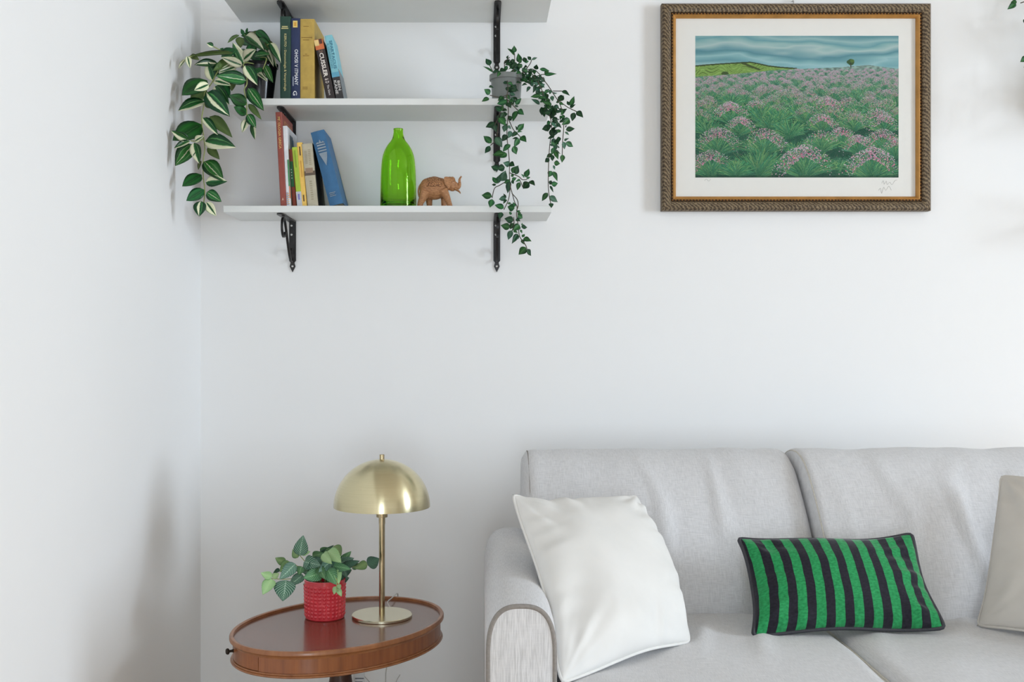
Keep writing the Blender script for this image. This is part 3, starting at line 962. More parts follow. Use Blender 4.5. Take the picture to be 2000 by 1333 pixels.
def variegated_plant():
    Yp = 2.735
    c = P(507, 190, Yp); c.z = ZM
    root = thing('trailing_plant', 'large-leaved plant with green and cream striped leaves trailing off the shelf by the wall', 'plant', c)
    pot_round(root, c, 0.046, 0.032, 0.098, M['black_pot'])
    def clampY(px, Y, margin=0.012):
        lim = (-(LEFT_X + margin)) * FPX / max(1.0, (CX - px))
        return min(Y, lim)
    def pt(x, y, Y): return P(x, y, clampY(x, Y))
    # (base x, y, tip x, y, width px, kind, depth base, depth tip)
    L = [
        (467,69,444,82,7,5,2.74,2.72), (477,70,470,55,6,1,2.76,2.77), (481,66,483,53,4,1,2.76,2.77), (470,70,517,66,11,1,2.77,2.76),
        (500,60,526,78,13,1,2.75,2.72), (468,72,470,92,14,5,2.73,2.72), (474,78,500,84,20,1,2.76,2.72),
        (480,69,511,93,19,4,2.70,2.64), (475,118,497,96,21,2,2.66,2.64), (476,126,455,83,17,3,2.67,2.65),
        (473,128,434,112,15,2,2.65,2.61), (479,128,502,163,20,3,2.64,2.62), (517,128,531,159,15,6,2.66,2.63),
        (500,133,516,148,15,1,2.67,2.65), (503,143,521,156,10,2,2.66,2.63), (497,110,524,104,16,6,2.68,2.66),
        (528,84,547,119,13,4,2.70,2.66), (520,95,533,126,9,2,2.71,2.67), (526,100,539,128,8,4,2.72,2.68),
        (505,75,530,98,16,1,2.73,2.69), (495,85,485,112,16,1,2.72,2.68), (510,100,522,128,18,1,2.74,2.70), (488,100,508,120,16,1,2.73,2.69),
        (470,95,478,118,14,1,2.73,2.69), (520,80,536,104,12,5,2.72,2.69), (490,64,512,74,12,5,2.76,2.74), (485,120,505,140,15,1,2.71,2.68),
        # reaching left
        (456,104,368,108,8,5,2.64,2.58), (363,116,348,133,6,2,2.58,2.57), (366,110,371,132,10,2,2.58,2.57), (372,108,388,116,9,5,2.60,2.59),
        (417,91,404,84,9,4,2.66,2.65), (432,110,460,97,18,1,2.66,2.63), (427,127,381,123,17,0,2.64,2.60), (430,100,436,93,6,1,2.66,2.66),
        (416,158,404,120,17,4,2.63,2.62), (419,150,424,122,15,1,2.64,2.62), (450,118,418,136,15,5,2.65,2.61), (462,130,428,140,14,2,2.65,2.62),
        (481,158,424,146,23,6,2.63,2.58), (418,158,449,164,19,2,2.62,2.60), (405,158,355,181,36,1,2.62,2.57), (408,165,380,175,16,2,2.59,2.57),
        (402,172,372,198,24,5,2.64,2.62), (420,168,445,202,20,3,2.61,2.58), (404,180,445,223,30,0,2.60,2.56), (428,160,448,190,20,1,2.64,2.63),
        (400,199,348,212,24,4,2.60,2.56), (402,198,424,210,18,5,2.63,2.62), (456,158,452,177,11,5,2.64,2.63), (462,150,458,168,10,2,2.65,2.64),
        # lower strand
        (394,244,338,270,36,1,2.61,2.56), (396,230,425,261,14,3,2.60,2.58), (410,227,452,265,19,5,2.62,2.60), (418,228,438,254,10,2,2.63,2.62),
        (400,276,457,284,27,3,2.60,2.57), (369,274,335,256,14,4,2.575,2.55), (371,276,340,288,11,4,2.575,2.55), (380,277,397,265,12,2,2.58,2.57),
        (379,279,388,318,18,3,2.575,2.56), (378,283,342,321,28,6,2.585,2.55), (406,287,428,310,14,5,2.61,2.60), (399,315,435,351,26,6,2.595,2.57),
        (393,314,386,332,6,5,2.60,2.60), (394,342,356,361,23,1,2.595,2.56), (402,356,441,353,19,4,2.59,2.57), (399,371,364,391,20,1,2.59,2.57),
        (404,375,431,393,18,6,2.59,2.575), (393,393,388,422,21,0,2.585,2.575), (403,395,421,421,15,2,2.585,2.575),
        # second strand over the shelf edge
        (482,204,448,186,21,1,2.63,2.61), (482,223,458,208,17,1,2.63,2.61), (485,172,513,214,20,6,2.62,2.60), (485,203,510,232,10,5,2.62,2.61),
        (484,223,499,249,15,6,2.62,2.61), (482,233,473,258,12,2,2.62,2.61), (493,241,497,272,9,4,2.62,2.61), (487,205,503,222,7,2,2.635,2.63),
    ]
    r = random.Random(3)
    for (bx, by, tx, ty, w, kind, Y0, Y1) in L:
        b = pt(bx, by, Y0); t = pt(tx, ty, Y1)
        fac = Vector((r.uniform(-0.25, 0.25), -1.0, r.uniform(-0.1, 0.5)))
        add_leaf(root, VL[kind], b, t, w * 1.28 / FPX * Y0, fac)
    sp = lambda ps: [pt(x, y, Y) for x, y, Y in ps]
    for ps in ([(500,135,2.72), (478,110,2.69), (450,112,2.66), (428,135,2.63), (413,163,2.615), (400,180,2.61), (399,202,2.61), (394,232,2.61), (397,262,2.605), (400,290,2.60), (397,315,2.60), (397,345,2.60), (400,372,2.595), (398,396,2.59)],
               [(500,125,2.70), (476,124,2.66), (482,150,2.635), (482,165,2.63), (477,176,2.63), (481,196,2.63), (482,212,2.63), (482,226,2.63), (486,240,2.625)],
               [(500,120,2.72), (470,105,2.68), (430,104,2.64), (395,107,2.61), (365,112,2.585)],
               [(505,110,2.73), (490,80,2.75), (478,68,2.76)], [(510,112,2.73), (520,90,2.71), (532,84,2.70)], [(440,103,2.66), (428,97,2.66), (417,91,2.66)],
               [(505,112,2.71), (520,114,2.67), (514,135,2.65)], [(397,272,2.60), (385,276,2.585), (372,275,2.578)], [(430,130,2.63), (420,150,2.625), (416,160,2.62)]):
        stem(root, sp(ps), 0.0014, M['stem_green'])
variegated_plant()

# small-leaved trailing plant
SG1, SG2 = srgb(20, 66, 34), srgb(44, 104, 50)
SMM = [leaf_material('ficus_dark', [(0.0, srgb(18, 54, 32)), (0.46, SG1), (0.5, srgb(66, 116, 66)), (0.54, SG1), (1.0, srgb(18, 54, 32))], rough=0.4),
       leaf_material('ficus_mid', [(0.0, SG1), (0.46, SG2), (0.5, srgb(84, 136, 72)), (0.54, SG2), (1.0, SG1)], rough=0.4),
       leaf_material('ficus_grey', [(0.0, srgb(44, 84, 62)), (0.5, srgb(70, 112, 86)), (1.0, srgb(44, 84, 62))], rough=0.35)]
SML = [leaf_mesh('ficus_leaf_%d' % i, m, fold=0.14, droop=0.06, nu=5, nv=8, tip=0.5) for i, m in enumerate(SMM)]
M['grey_pot'] = plain('grey_plastic', srgb(122, 127, 124), 0.45, 0, 0.12, 25)

def small_plant():
    Yp = 2.715
    kk = FPX / Yp
    c = P(989, 190, Yp); c.z = ZM
    root = thing('trailing_plant', 'small-leaved plant in a grey pot trailing over the right end of the shelves', 'plant', c)
    pot_round(root, c, 0.042, 0.035, 0.066, M['grey_pot'], rim=0.004, lip=0.012)
    L = [(957,128,949,114,11),(962,141,944,129,4),(1005,103,1004,89,9),(1004,108,991,93,6),(1015,122,1012,104,10),(990,115,993,108,4),(984,125,995,115,5),
         (1037,117,1030,110,6),(1038,117,1050,112,4),(1047,136,1048,126,9),(1026,122,1023,111,8),(957,184,946,174,11),(955,192,941,198,8),(963,170,955,170,8),
         (1063,146,1087,144,6),(1054,135,1073,138,6),(1064,145,1072,138,7),(1097,178,1113,186,8),(1092,198,1101,186,11),(1113,206,1122,188,9),(1112,206,1107,197,5),
         (1113,210,1124,204,5),(1056,187,1036,189,8),(1054,204,1038,193,7),(1076,205,1060,199,11),(1057,209,1059,226,10),
         (1126,218,1139,229,10),(1122,220,1117,237,10),(1112,232,1098,244,12),(1075,220,1063,221,10),(1075,248,1058,253,11),(1077,252,1081,271,10),(1105,254,1123,251,9),
         (1103,258,1112,264,4),(1104,250,1107,245,4),(1102,275,1111,270,4),(1105,278,1120,287,9),(1100,277,1103,292,8),(1098,302,1098,318,9),
         (1073,310,1064,317,8),(1082,318,1094,320,9),(1080,323,1084,332,4),(1080,335,1089,354,8),(1077,334,1072,346,10),(1077,361,1090,358,9),(1074,363,1081,376,4),
         (1074,361,1077,352,7),(1070,377,1058,393,9),(1072,384,1090,395,10),(1076,397,1077,406,8),
         (990,198,970,203,11),(992,200,998,211,9),(1007,204,1018,192,9),(1003,205,1004,195,3),(1005,207,1013,208,4),(1012,215,1023,224,10),(1010,217,1001,237,10),
         (980,217,967,208,12),(980,216,983,205,5),(984,220,977,232,9),(993,233,1001,228,9),(974,230,988,245,15),(967,240,948,249,10),(960,238,970,258,13),
         (991,246,999,252,5),(1011,255,1024,241,10),(1009,255,1007,245,3),(1010,258,1020,257,4),(1010,258,1000,267,8),(1017,267,1028,277,11),(1013,270,1004,288,10),
         (1012,270,1000,271,4),(998,256,993,270,10),(991,264,980,276,11),(960,280,944,265,11),(957,285,947,300,9),(968,268,981,288,13),(997,283,981,296,11),
         (1002,286,1009,302,11),(984,300,962,302,13),(990,300,976,308,11),(988,245,984,258,10),
         (996,322,983,318,10),(995,319,1005,324,10),(974,331,959,325,11),(986,327,970,330,12),(1000,338,1010,324,10),(1007,341,1012,323,9),(979,354,988,333,14),
         (972,359,977,340,9),(970,359,962,345,9),(969,361,960,361,4),(1027,347,1033,329,10),(1024,347,1018,340,4),(1028,349,1036,346,4),(1016,351,1007,355,4),
         (1015,356,1010,372,8),(1033,356,1021,369,13),(1034,354,1045,362,9),(1000,352,1009,347,6),(998,345,1004,340,5),(1000,352,1003,360,5),(996,354,991,378,10),
         (996,353,984,358,8),(961,384,940,381,12),(961,389,957,406,11),(988,388,974,389,10),(989,387,983,378,4),(989,390,983,398,5),(991,398,999,397,4),
         (984,407,966,400,11),(1005,407,991,404,13),(1006,404,1002,395,5),(980,415,975,428,10),(998,420,995,413,5),(1010,415,1017,411,4),(1011,420,1021,427,10),
         (1003,431,985,427,12),(996,445,978,440,12),(1003,436,996,448,9),(1015,440,1002,450,12),(1018,444,1030,444,9),(1018,440,1021,436,4),(1016,449,1020,456,4),
         (1000,450,992,469,10),(1003,451,1011,455,5),(1011,457,1000,476,9),(1011,459,1012,468,5),(1020,464,1025,457,5),(1022,466,1038,471,9),(1019,468,1024,478,6),
         (1027,483,1013,498,13),(1028,488,1038,500,10),(1008,428,1016,432,6),(1016,420,1012,413,6)]
    r = random.Random(11)
    def depth(x, y):
        return 2.625 + 0.02 * math.sin(x * 0.13 + y * 0.07) if y > 150 else 2.70 + 0.02 * math.sin(x * 0.2)
    for (bx, by, tx, ty, w) in L:
        Y = depth(bx, by)
        k = 0 if r.random() < 0.5 else (1 if r.random() < 0.8 else 2)
        add_leaf(root, SML[k], P(bx, by, Y), P(tx, ty, Y + r.uniform(-0.012, 0.012)), w * 1.3 / FPX * Y, Vector((r.uniform(-0.4, 0.4), -1, r.uniform(-0.2, 0.5))))
    # dense tufts
    for (cx, cy, sx, sy, n, Y) in ((1010,128,16,9,20,2.70), (1030,145,16,13,26,2.68), (1050,165,12,14,20,2.655), (1066,185,14,14,20,2.64), (1082,208,16,15,24,2.635),
                                   (1090,235,13,16,18,2.63), (1087,262,7,16,14,2.63), (1082,292,6,14,10,2.63), (1000,170,13,14,16,2.655), (990,192,10,8,8,2.64), (978,142,10,7,8,2.69), (985,225,8,14,8,2.63)):
        for i in range(n):
            x = r.gauss(cx, sx * 0.55); y = r.gauss(cy, sy * 0.55)
            a = r.uniform(0, 2 * math.pi); ln = r.uniform(8, 15)
            YY = Y + r.uniform(-0.025, 0.02)
            k = r.choice((0, 0, 1, 1, 2))
            add_leaf(root, SML[k], P(x, y, YY), P(x + ln * math.cos(a), y + ln * math.sin(a) * 0.9 + 3, YY + r.uniform(-0.015, 0.015)), r.uniform(7, 11) / FPX * Y,
                     Vector((r.uniform(-0.6, 0.6), -1, r.uniform(-0.3, 0.7))))
    st = [[(990,150),(992,175),(990,190),(993,215),(991,240),(990,265),(993,295),(995,320),(995,345),(997,365),(1001,380),(1005,395),(1010,405),(1009,420),(1012,440),(1015,462),(1026,478),(1030,488)],
          [(1000,150),(1030,140),(1045,152),(1058,175),(1066,205),(1076,235),(1077,260),(1074,282),(1072,310),(1071,340),(1071,365),(1073,385),(1076,398)],
          [(1005,150),(1040,135),(1065,160),(1082,185),(1095,207),(1101,240),(1099,275),(1098,303)], [(1090,195),(1108,209),(1126,218)],
          [(993,232),(1002,252),(1012,263),(1017,268)], [(992,195),(1003,207),(1012,216)], [(996,350),(976,362),(966,368),(961,387)],
          [(996,338),(1013,345),(1020,351),(1029,351)], [(1000,378),(1010,390),(1012,402),(1009,412)], [(997,365),(993,390),(984,410)],
          [(1000,150),(1005,125),(1005,104)], [(985,150),(965,142),(956,127)], [(990,150),(985,125),(995,112)], [(1020,145),(1035,125),(1038,117)],
          [(1045,150),(1058,146),(1065,145)], [(1003,425),(1004,440),(1000,452)], [(985,190),(975,225),(966,245)], [(975,225),(970,270),(958,284)], [(992,185),(975,190),(957,186)], [(1080,178),(1097,178)], [(1015,352),(1018,358),(1021,366)]]
    for ps in st:
        stem(root, [P(x, y, depth(x, y) + 0.004) for x, y in ps], 0.0011, M['stem_brown'], per=4, sides=5)
small_plant()

def right_plant():
    c = Vector((1.60, 2.75, SHELF_Z['upper']))
    c.z = SHELF_Z['middle']
    root = thing('trailing_plant', 'round-leaved plant beyond the right edge, only leaf tips and its shadow show', 'plant', c)
    pot_round(root, c, 0.05, 0.038, 0.10, M['black_pot'])
    r = random.Random(5)
    for (bx, by, tx, ty, w) in ((1986,4,1974,4,10), (1984,6,1968,18,13), (2006,112,1993,121,14), (2008,120,2000,132,10)):
        Y = 2.70
        add_leaf(root, SML[1], P(bx, by, Y), P(tx, ty, Y), w / FPX * Y, Vector((0.2, -1, 0.3)))
    for i in range(170):
        x = r.uniform(1.345, 1.56); z = 1.60 + (x - 1.30) * 0.5 + r.uniform(-0.05, 0.36)
        p = Vector((x, r.uniform(2.68, 2.80), z))
        a = r.uniform(0, 6.28)
        q = p + Vector((math.cos(a) * 0.022, r.uniform(-0.01, 0.01), math.sin(a) * 0.022))
        if (q.x * FPX / q.y + CX) < 2003 or (p.x * FPX / p.y + CX) < 2003: continue
        add_leaf(root, SML[r.choice((0, 1))], p, q, 0.016, Vector((r.uniform(-0.5, 0.5), -1, r.uniform(-0.2, 0.6))))
    for ps in ([(1.60,2.75,1.72),(1.52,2.73,1.86),(1.42,2.71,1.90),(1.325,2.70,1.873)], [(1.60,2.75,1.72),(1.50,2.72,1.80),(1.40,2.71,1.76),(1.345,2.70,1.73)],
               [(1.6,2.75,1.72),(1.55,2.74,1.9),(1.5,2.74,1.98)], [(1.6,2.75,1.7),(1.48,2.71,1.72),(1.42,2.7,1.60)]):
        stem(root, [Vector(p) for p in ps], 0.0012, M['stem_brown'])
right_plant()

# ------------------------------------------------------------------ framed print
def painting_array(W=620, H=434):
    rg = np.random.RandomState(4)
    img = np.zeros((H, W, 3), np.float32)
    def C(r, g, b): return np.array([r, g, b], np.float32)
    # smooth value noise
    def vnoise(w, h, sx, sy, seed):
        q = np.random.RandomState(seed).rand(sy + 3, sx + 3)
        xs = np.linspace(0, sx, w); ys = np.linspace(0, sy, h)
        xi = xs.astype(int); yi = ys.astype(int)
        fx = xs - xi; fy = ys - yi
        fx = fx*fx*(3-2*fx); fy = fy*fy*(3-2*fy)
        a = q[np.ix_(yi, xi)]; b = q[np.ix_(yi, xi+1)]; c = q[np.ix_(yi+1, xi)]; d = q[np.ix_(yi+1, xi+1)]
        return (a*(1-fx)+b*fx)*(1-fy)[:, None] + (c*(1-fx)+d*fx)*fy[:, None]
    yy, xx = np.mgrid[0:H, 0:W].astype(np.float32)
    u = xx / W; v = yy / H
    # sky: layered wavy cloud bands
    warp = vnoise(W, H, 5, 14, 1) * 0.055 + vnoise(W, H, 14, 40, 2) * 0.022
    s = (v + warp * 1.25) * 23 + 1.8 * np.sin(u * 5.0 + 0.7) * 0.35
    ph = s - np.floor(s)
    band = np.floor(s).astype(int) % 6
    pal = [C(96,150,158), C(150,184,184), C(112,164,168), C(168,192,190), C(84,142,152), C(140,184,188)]
    pal2 = [C(146,182,184), C(102,158,166), C(168,194,190), C(96,150,160), C(150,190,192), C(88,146,156)]
    A = np.array(pal)[band]; B = np.array(pal2)[band]
    img[:] = A * (1 - ph[..., None]) + B * ph[..., None]
    img[:] = img * .8 + img.mean(-1, keepdims=True) * .2
    low = np.clip((v - 0.15) / 0.08, 0, 1)[..., None] * 0.55
    img[:] = img * (1 - low) + C(160, 196, 200) * low
    # hills on the left
    hx = np.array([0, .05, .12, .19, .235, .27, .31, .36, .42, .52]); hy = np.array([.212, .205, .198, .192, .188, .186, .196, .212, .222, .232])
    top = np.interp(u[0], hx, hy)
    hillmask = (v > top[None, :]) & (u < .52) & (v < .30)
    st = np.sin((v - top[None, :]) * 260 + 8 * np.sin(u * 22) + 5 * np.sin(u * 60)) * 0.5 + vnoise(W, H, 30, 60, 9) * 0.8
    hc = np.where(st[..., None] > 0.55, C(120, 150, 84), np.where(st[..., None] > 0.0, C(138, 168, 98), C(92, 118, 62)))
    img[hillmask] = hc[hillmask]
    edge = np.abs(v - top[None, :]) < .0045
    img[edge & (u < .5)] = C(58, 72, 44)
    def disc(cx, cy, rx, ry, col, jitter=0):
        m = ((u - cx) / rx) ** 2 + ((v - cy) / ry) ** 2 < 1 - jitter * vnoise(W, H, 60, 60, 12)
        img[m] = col
    disc(.145, .265, .018, .014, C(66, 88, 50))
    for t in np.linspace(0, 1, 40):
        disc(.235 + .08 * t, .193 + .045 * t, .010 * (1 - .5*t), .006, C(70, 84, 52))
    # field ground
    ftop = np.interp(u[0], [0, .1, .2, .3, .42, .52, .7, .85, 1.0], [.292, .282, .272, .258, .240, .232, .222, .205, .232])
    fm = v > ftop[None, :]
    g = vnoise(W, H, 80, 120, 5)[..., None]
    far = np.clip((.5 - v) / .25, 0, 1)[..., None]
    ground = (C(44, 92, 76) * (1 - g) + C(78, 122, 98) * g)
    fard = C(128, 150, 142) * (0.75 + 0.5 * g)
    gcol = ground * (1 - far) + fard * far
    img[fm] = gcol[fm]
    disc(.765, .185, .024, .026, C(62, 92, 58), 0.6)
    disc(.772, .176, .014, .014, C(88, 114, 62), 0.6)
    m = (np.abs(u - .765) < .0022) & (v > .19) & (v < .222); img[m] = C(58, 56, 44)
    # plants, far to near: dark hollow, a fan of blades, then a cap of small flowers
    def strokes(x0, y0, ang, ln, curve, col0, col1):
        k = int(max(3, ln * 1.4))
        t = np.linspace(0, 1, k)
        x = x0 + np.cos(ang) * ln * t + curve * ln * t * t * np.sign(np.cos(ang))
        y = y0 - np.sin(ang) * ln * t + abs(curve) * ln * t * t * .8
        ix = x.astype(int); iy = y.astype(int)
        ok = (ix >= 0) & (ix < W) & (iy >= 0) & (iy < H)
        ix, iy, tt = ix[ok], iy[ok], t[ok]
        ok = iy >= ftop[ix] * H - 2
        ix, iy, tt = ix[ok], iy[ok], tt[ok]
        img[iy, ix] = col0 * (1 - tt)[:, None] + col1 * tt[:, None]
    greens = [C(56,124,92), C(78,142,104), C(96,156,108), C(128,170,112), C(48,110,84), C(140,172,118), C(66,134,92), C(88,150,124)]
    pinks = [C(206,132,158), C(184,140,164), C(166,150,166), C(216,104,146), C(176,176,182), C(198,166,182), C(222,150,176), C(150,140,156), C(196,196,196), C(120,120,134)]
    dark = C(30, 78, 62)
    rows = []
    y = .262
    while y < .66:
        sz = .016 + .20 * max(0, (y - .25)) ** 1.15
        n = int(1.0 / (sz * 1.7)) + 2
        off = rg.rand()
        for i in range(n):
            rows.append((y + rg.uniform(-.35, .35) * sz, (i + off + rg.uniform(-.25, .25)) / n * 1.12 - .06, sz * rg.uniform(.85, 1.25), 1.0 if rg.rand() < .80 else .0))
        y += sz * 0.62
    feature = [(.70, .06, .080, 0), (.70, .22, .085, 1), (.66, .36, .075, 0), (.72, .46, .095, 0), (.68, .62, .085, 1), (.67, .78, .080, .8), (.69, .93, .085, .7),
               (.84, .11, .125, 1), (.84, .34, .12, 1), (.82, .62, .10, .35), (.80, .72, .10, .9), (.82, .92, .105, 1), (.84, .80, .09, 1), (.86, .985, .09, .8), (.84, .50, .07, 0),
               (1.0, .08, .125, 1), (1.0, .31, .145, .0), (1.01, .54, .155, 1), (1.02, .87, .15, 1), (.99, .70, .09, 0), (1.0, .20, .09, 0)]
    allp = rows + feature
    allp.sort(key=lambda q: q[0])
    for (yb, xb, sz, fl) in allp:
        h = sz * W * 1.12
        x0 = xb * W; y0 = yb * H
        haze = max(0, min(1, (.56 - yb) / .30))
        mm = (((xx - x0) / (h * .95)) ** 2 + ((yy - (y0 - h * .15)) / (h * .52)) ** 2 < 1) & fm
        img[mm] = img[mm] * .35 + (dark * (1 - haze * .6) + C(120, 146, 138) * haze * .6) * .65
        for i in range(int(40 + sz * 3600)):
            a = math.pi / 2 + rg.uniform(-1, 1) ** 1 * 1.12
            col = greens[rg.randint(len(greens))] * rg.uniform(.8, 1.1)
            col = col * (1 - haze * .55) + C(132, 156, 150) * haze * .55
            strokes(x0 + rg.normal(0, h * .07), y0 + rg.uniform(-.12, .06) * h, a, h * rg.uniform(.45, .92), rg.uniform(.02, .26), dark * .6 + col * .4, np.clip(col, 0, 255))
        if fl:
            rad = max(1, int(round(h * .026)))
            sk = rg.uniform(-.25, .25)
            for i in range(int((50 + sz * 5200) * fl)):
                a = math.pi / 2 + sk + rg.normal(0, .52)
                rr = h * rg.uniform(.62, 1.0)
                px = int(x0 + math.cos(a) * rr * 1.05); py = int(y0 - math.sin(a) * rr + abs(math.cos(a)) * h * .18)
                col = pinks[rg.randint(len(pinks))] * rg.uniform(.85, 1.05)
                if rr > h * .88: col = col * .5 + C(190, 190, 194) * .5
                col = col * (1 - haze * .55) + C(164, 160, 166) * haze * .55
                r1 = rg.randint(1, rad + 1)
                if 0 <= px < W - r1 and 0 <= py < H - r1 and py > ftop[min(px, W-1)] * H - 1:
                    img[py:py + r1, px:px + r1] = np.clip(col, 0, 255)
    img[(v > .985)] *= .8
    o = np.clip(img / 255.0, 0, 1) ** 1.12
    g = o.mean(-1, keepdims=True)
    return np.clip(g + (o - g) * 1.10, 0, 1)

def grid_print(name, arr, x0, x1, z0, z1, y, mat, parent):
    H, W, _ = arr.shape
    xs = np.linspace(x0, x1, W + 1); zs = np.linspace(z1, z0, H + 1)
    X, Z = np.meshgrid(xs, zs)
    co = np.stack([X.ravel(), np.full(X.size, y), Z.ravel()], 1).astype(np.float32)
    idx = np.arange((W + 1) * (H + 1)).reshape(H + 1, W + 1)
    q = np.stack([idx[:-1, :-1], idx[1:, :-1], idx[1:, 1:], idx[:-1, 1:]], -1).reshape(-1, 4)
    me = bpy.data.meshes.new(name)
    me.vertices.add(len(co)); me.vertices.foreach_set('co', co.ravel())
    me.loops.add(q.size); me.loops.foreach_set('vertex_index', q.ravel().astype(np.int32))
    me.polygons.add(len(q)); me.polygons.foreach_set('loop_start', np.arange(0, q.size, 4, dtype=np.int32))
    me.update(calc_edges=True)
    lin = np.where(arr <= 0.04045, arr / 12.92, ((arr + 0.055) / 1.055) ** 2.4)
    at = me.color_attributes.new('print', 'FLOAT_COLOR', 'CORNER')
    c = np.ones((len(q), 4, 4), np.float32)
    c[:, :, :3] = lin.reshape(-1, 1, 3)
    at.data.foreach_set('color', c.ravel())
    me.materials.append(mat)
    return put(name, me, parent)

def picture():
    Yf = 2.842
    k = FPX / Yf
    X = lambda x: (x - CX) / k
    Z = lambda y: EYE - (y - CY) / k
    x0, x1, z0, z1 = X(1293), X(1819.5), Z(411.5), Z(5.5)
    root = thing('framed_picture', 'framed print of a pink heather field under a cloudy teal sky, on the wall', 'picture', ((x0+x1)/2, WALL_Y, z0))
    # outer moulding: carved brown
    t = NT('frame_carved_brown')
    v = t.coord((1, 1, 1))
    wv = t.new('ShaderNodeTexWave'); wv.wave_type = 'BANDS'; wv.bands_direction = 'DIAGONAL'
    wv.inputs['Scale'].default_value = 60; wv.inputs['Distortion'].default_value = 5; wv.inputs['Detail'].default_value = 3; wv.inputs['Detail Scale'].default_value = 3
    t.link(v, wv.inputs['Vector'])
    nz = t.noise(v, 260, 4)
    mm = t.mix(0.4, wv.outputs[0], nz)
    t.link(t.ramp(mm, [(0.2, srgb(58, 44, 28)), (0.5, srgb(98, 80, 56)), (0.8, srgb(134, 116, 88))]), t.b.inputs['Base Color'])
    t.b.inputs['Roughness'].default_value = 0.5; t.b.inputs['Metallic'].default_value = 0.15
    t.bump(mm, 0.6, 0.002)
    gold = plain('frame_gold', srgb(188, 138, 74), 0.38, 0.55, 0.12, 40, 0.08)
    bead = plain('frame_bead', srgb(150, 104, 52), 0.4, 0.4, 0.3, 40)
    dark = plain('frame_groove', srgb(64, 42, 18), 0.6, 0.1, 0.2, 40)
    def ring(name, prof, mat):
        """mitred frame: prof lists (inset from the outer edge, y) round a closed section"""
        V, F = [], []
        n = len(prof)
        for (sx, sz) in ((0, 0), (1, 0), (1, 1), (0, 1)):
            for ins, y in prof:
                V.append(((x0 + ins) if sx == 0 else (x1 - ins), y, (z0 + ins) if sz == 0 else (z1 - ins)))
        for c in range(4):
            d = (c + 1) % 4
            for i in range(n):
                j = (i + 1) % n
                F.append((c*n+i, c*n+j, d*n+j, d*n+i))
        o = mesh_obj(name, V, F, mat); autosmooth(o, 30); child(o, root)
        return o
    px = 1 / k
    ring('outer_moulding', [(0, WALL_Y - 0.002), (0, Yf + 0.006), (1.2*px, Yf + 0.001), (4*px, Yf - 0.003), (9*px, Yf - 0.004), (15*px, Yf - 0.001), (18*px, Yf + 0.003), (18*px, WALL_Y - 0.002)], t.m)
    ring('bead_channel', [(18*px, Yf + 0.003), (18.6*px, Yf + 0.001), (19.2*px, Yf + 0.004), (22*px, Yf + 0.004), (22*px, WALL_Y - 0.004), (18*px, WALL_Y - 0.004)], dark)
    ring('gold_slip', [(22*px, Yf + 0.002), (24*px, Yf + 0.0005), (27*px, Yf + 0.004), (28.3*px, Yf + 0.008), (28.3*px, WALL_Y - 0.004), (22*px, WALL_Y - 0.004)], gold)
    # beads in the channel
    ico = bmesh.new(); bmesh.ops.create_icosphere(ico, subdivisions=1, radius=1.0)
    iv = [v.co.copy() for v in ico.verts]; ifc = [tuple(v.index for v in f.verts) for f in ico.faces]; ico.free()
    parts = []
    ins = 20.6 * px
    w = x1 - x0 - 2*ins; hh = z1 - z0 - 2*ins
    step = 6.3 * px
    def beadat(x, z, horiz):
        a, b = (0.0030, 0.0018) if horiz else (0.0018, 0.0030)
        parts.append(([(x + p.x*a, Yf + 0.003 + p.y*0.002, z + p.z*b) for p in iv], ifc))
    nh = int(w / step); nv = int(hh / step)
    for i in range(nh + 1):
        for z in (z0 + ins, z1 - ins): beadat(x0 + ins + w*i/nh, z, True)
    for i in range(1, nv):
        for x in (x0 + ins, x1 - ins): beadat(x, z0 + ins + hh*i/nv, False)
    v, f = join_vf(parts)
    bo = mesh_obj('bead_row', v, f, bead); bo['kind'] = 'stuff'; child(bo, root)
    # mat board, print, glass
    matm = plain('mat_board', srgb(226, 225, 220), 0.9, 0, 0.01, 60)
    box('mat_board', (x0 + 24*px, x1 - 24*px, Yf + 0.012, Yf + 0.015, z0 + 24*px, z1 - 24*px), matm, root)
    ym = Yf + 0.0118
    km = FPX / ym
    XM = lambda x: (x - CX) / km
    ZM_ = lambda y: EYE - (y - CY) / km
    # deckled white print margin edge
    pm = NT('print_ink')
    at = pm.new('ShaderNodeAttribute'); at.attribute_name = 'print'
    pm.link(at.outputs['Color'], pm.b.inputs['Base Color'])
    pm.b.inputs['Roughness'].default_value = 0.7; pm.b.inputs['Specular IOR Level'].default_value = 0.2
    grid_print('print', painting_array(), XM(1358), XM(1755), ZM_(347), ZM_(70), ym, pm.m, root)
    # pencil signature and edition number under the print
    pen = plain('pencil', srgb(176, 174, 172), 0.8, 0, 0.1)
    strokes = []
    for pts in ([(1722,358),(1725,353),(1727,360),(1731,354),(1733,361),(1738,356),(1742,361),(1748,353),(1752,352)],
                [(1716,372),(1720,368),(1722,378),(1726,366),(1730,372),(1736,364),(1741,372)],
                [(1376,353),(1380,350),(1384,354),(1388,350)]):
        strokes.append(tube_vf(spline([(XM(a), ym, ZM_(b)) for a, b in pts], 4), 0.0004, 4))
    v, f = join_vf(strokes)
    child(mesh_obj('signature', v, f, pen), root)
    gl = NT('picture_glass')
    gl.n.remove(gl.b)
    tr = gl.new('ShaderNodeBsdfTransparent'); gs = gl.new('ShaderNodeBsdfGlossy'); gs.inputs['Roughness'].default_value = 0.08
    fr = gl.new('ShaderNodeValue'); fr.outputs[0].default_value = 0.012
    mx = gl.new('ShaderNodeMixShader'); gl.link(fr.outputs[0], mx.inputs[0]); gl.link(tr.outputs[0], mx.inputs[1]); gl.link(gs.outputs[0], mx.inputs[2]); gl.link(mx.outputs[0], gl.o.inputs[0])
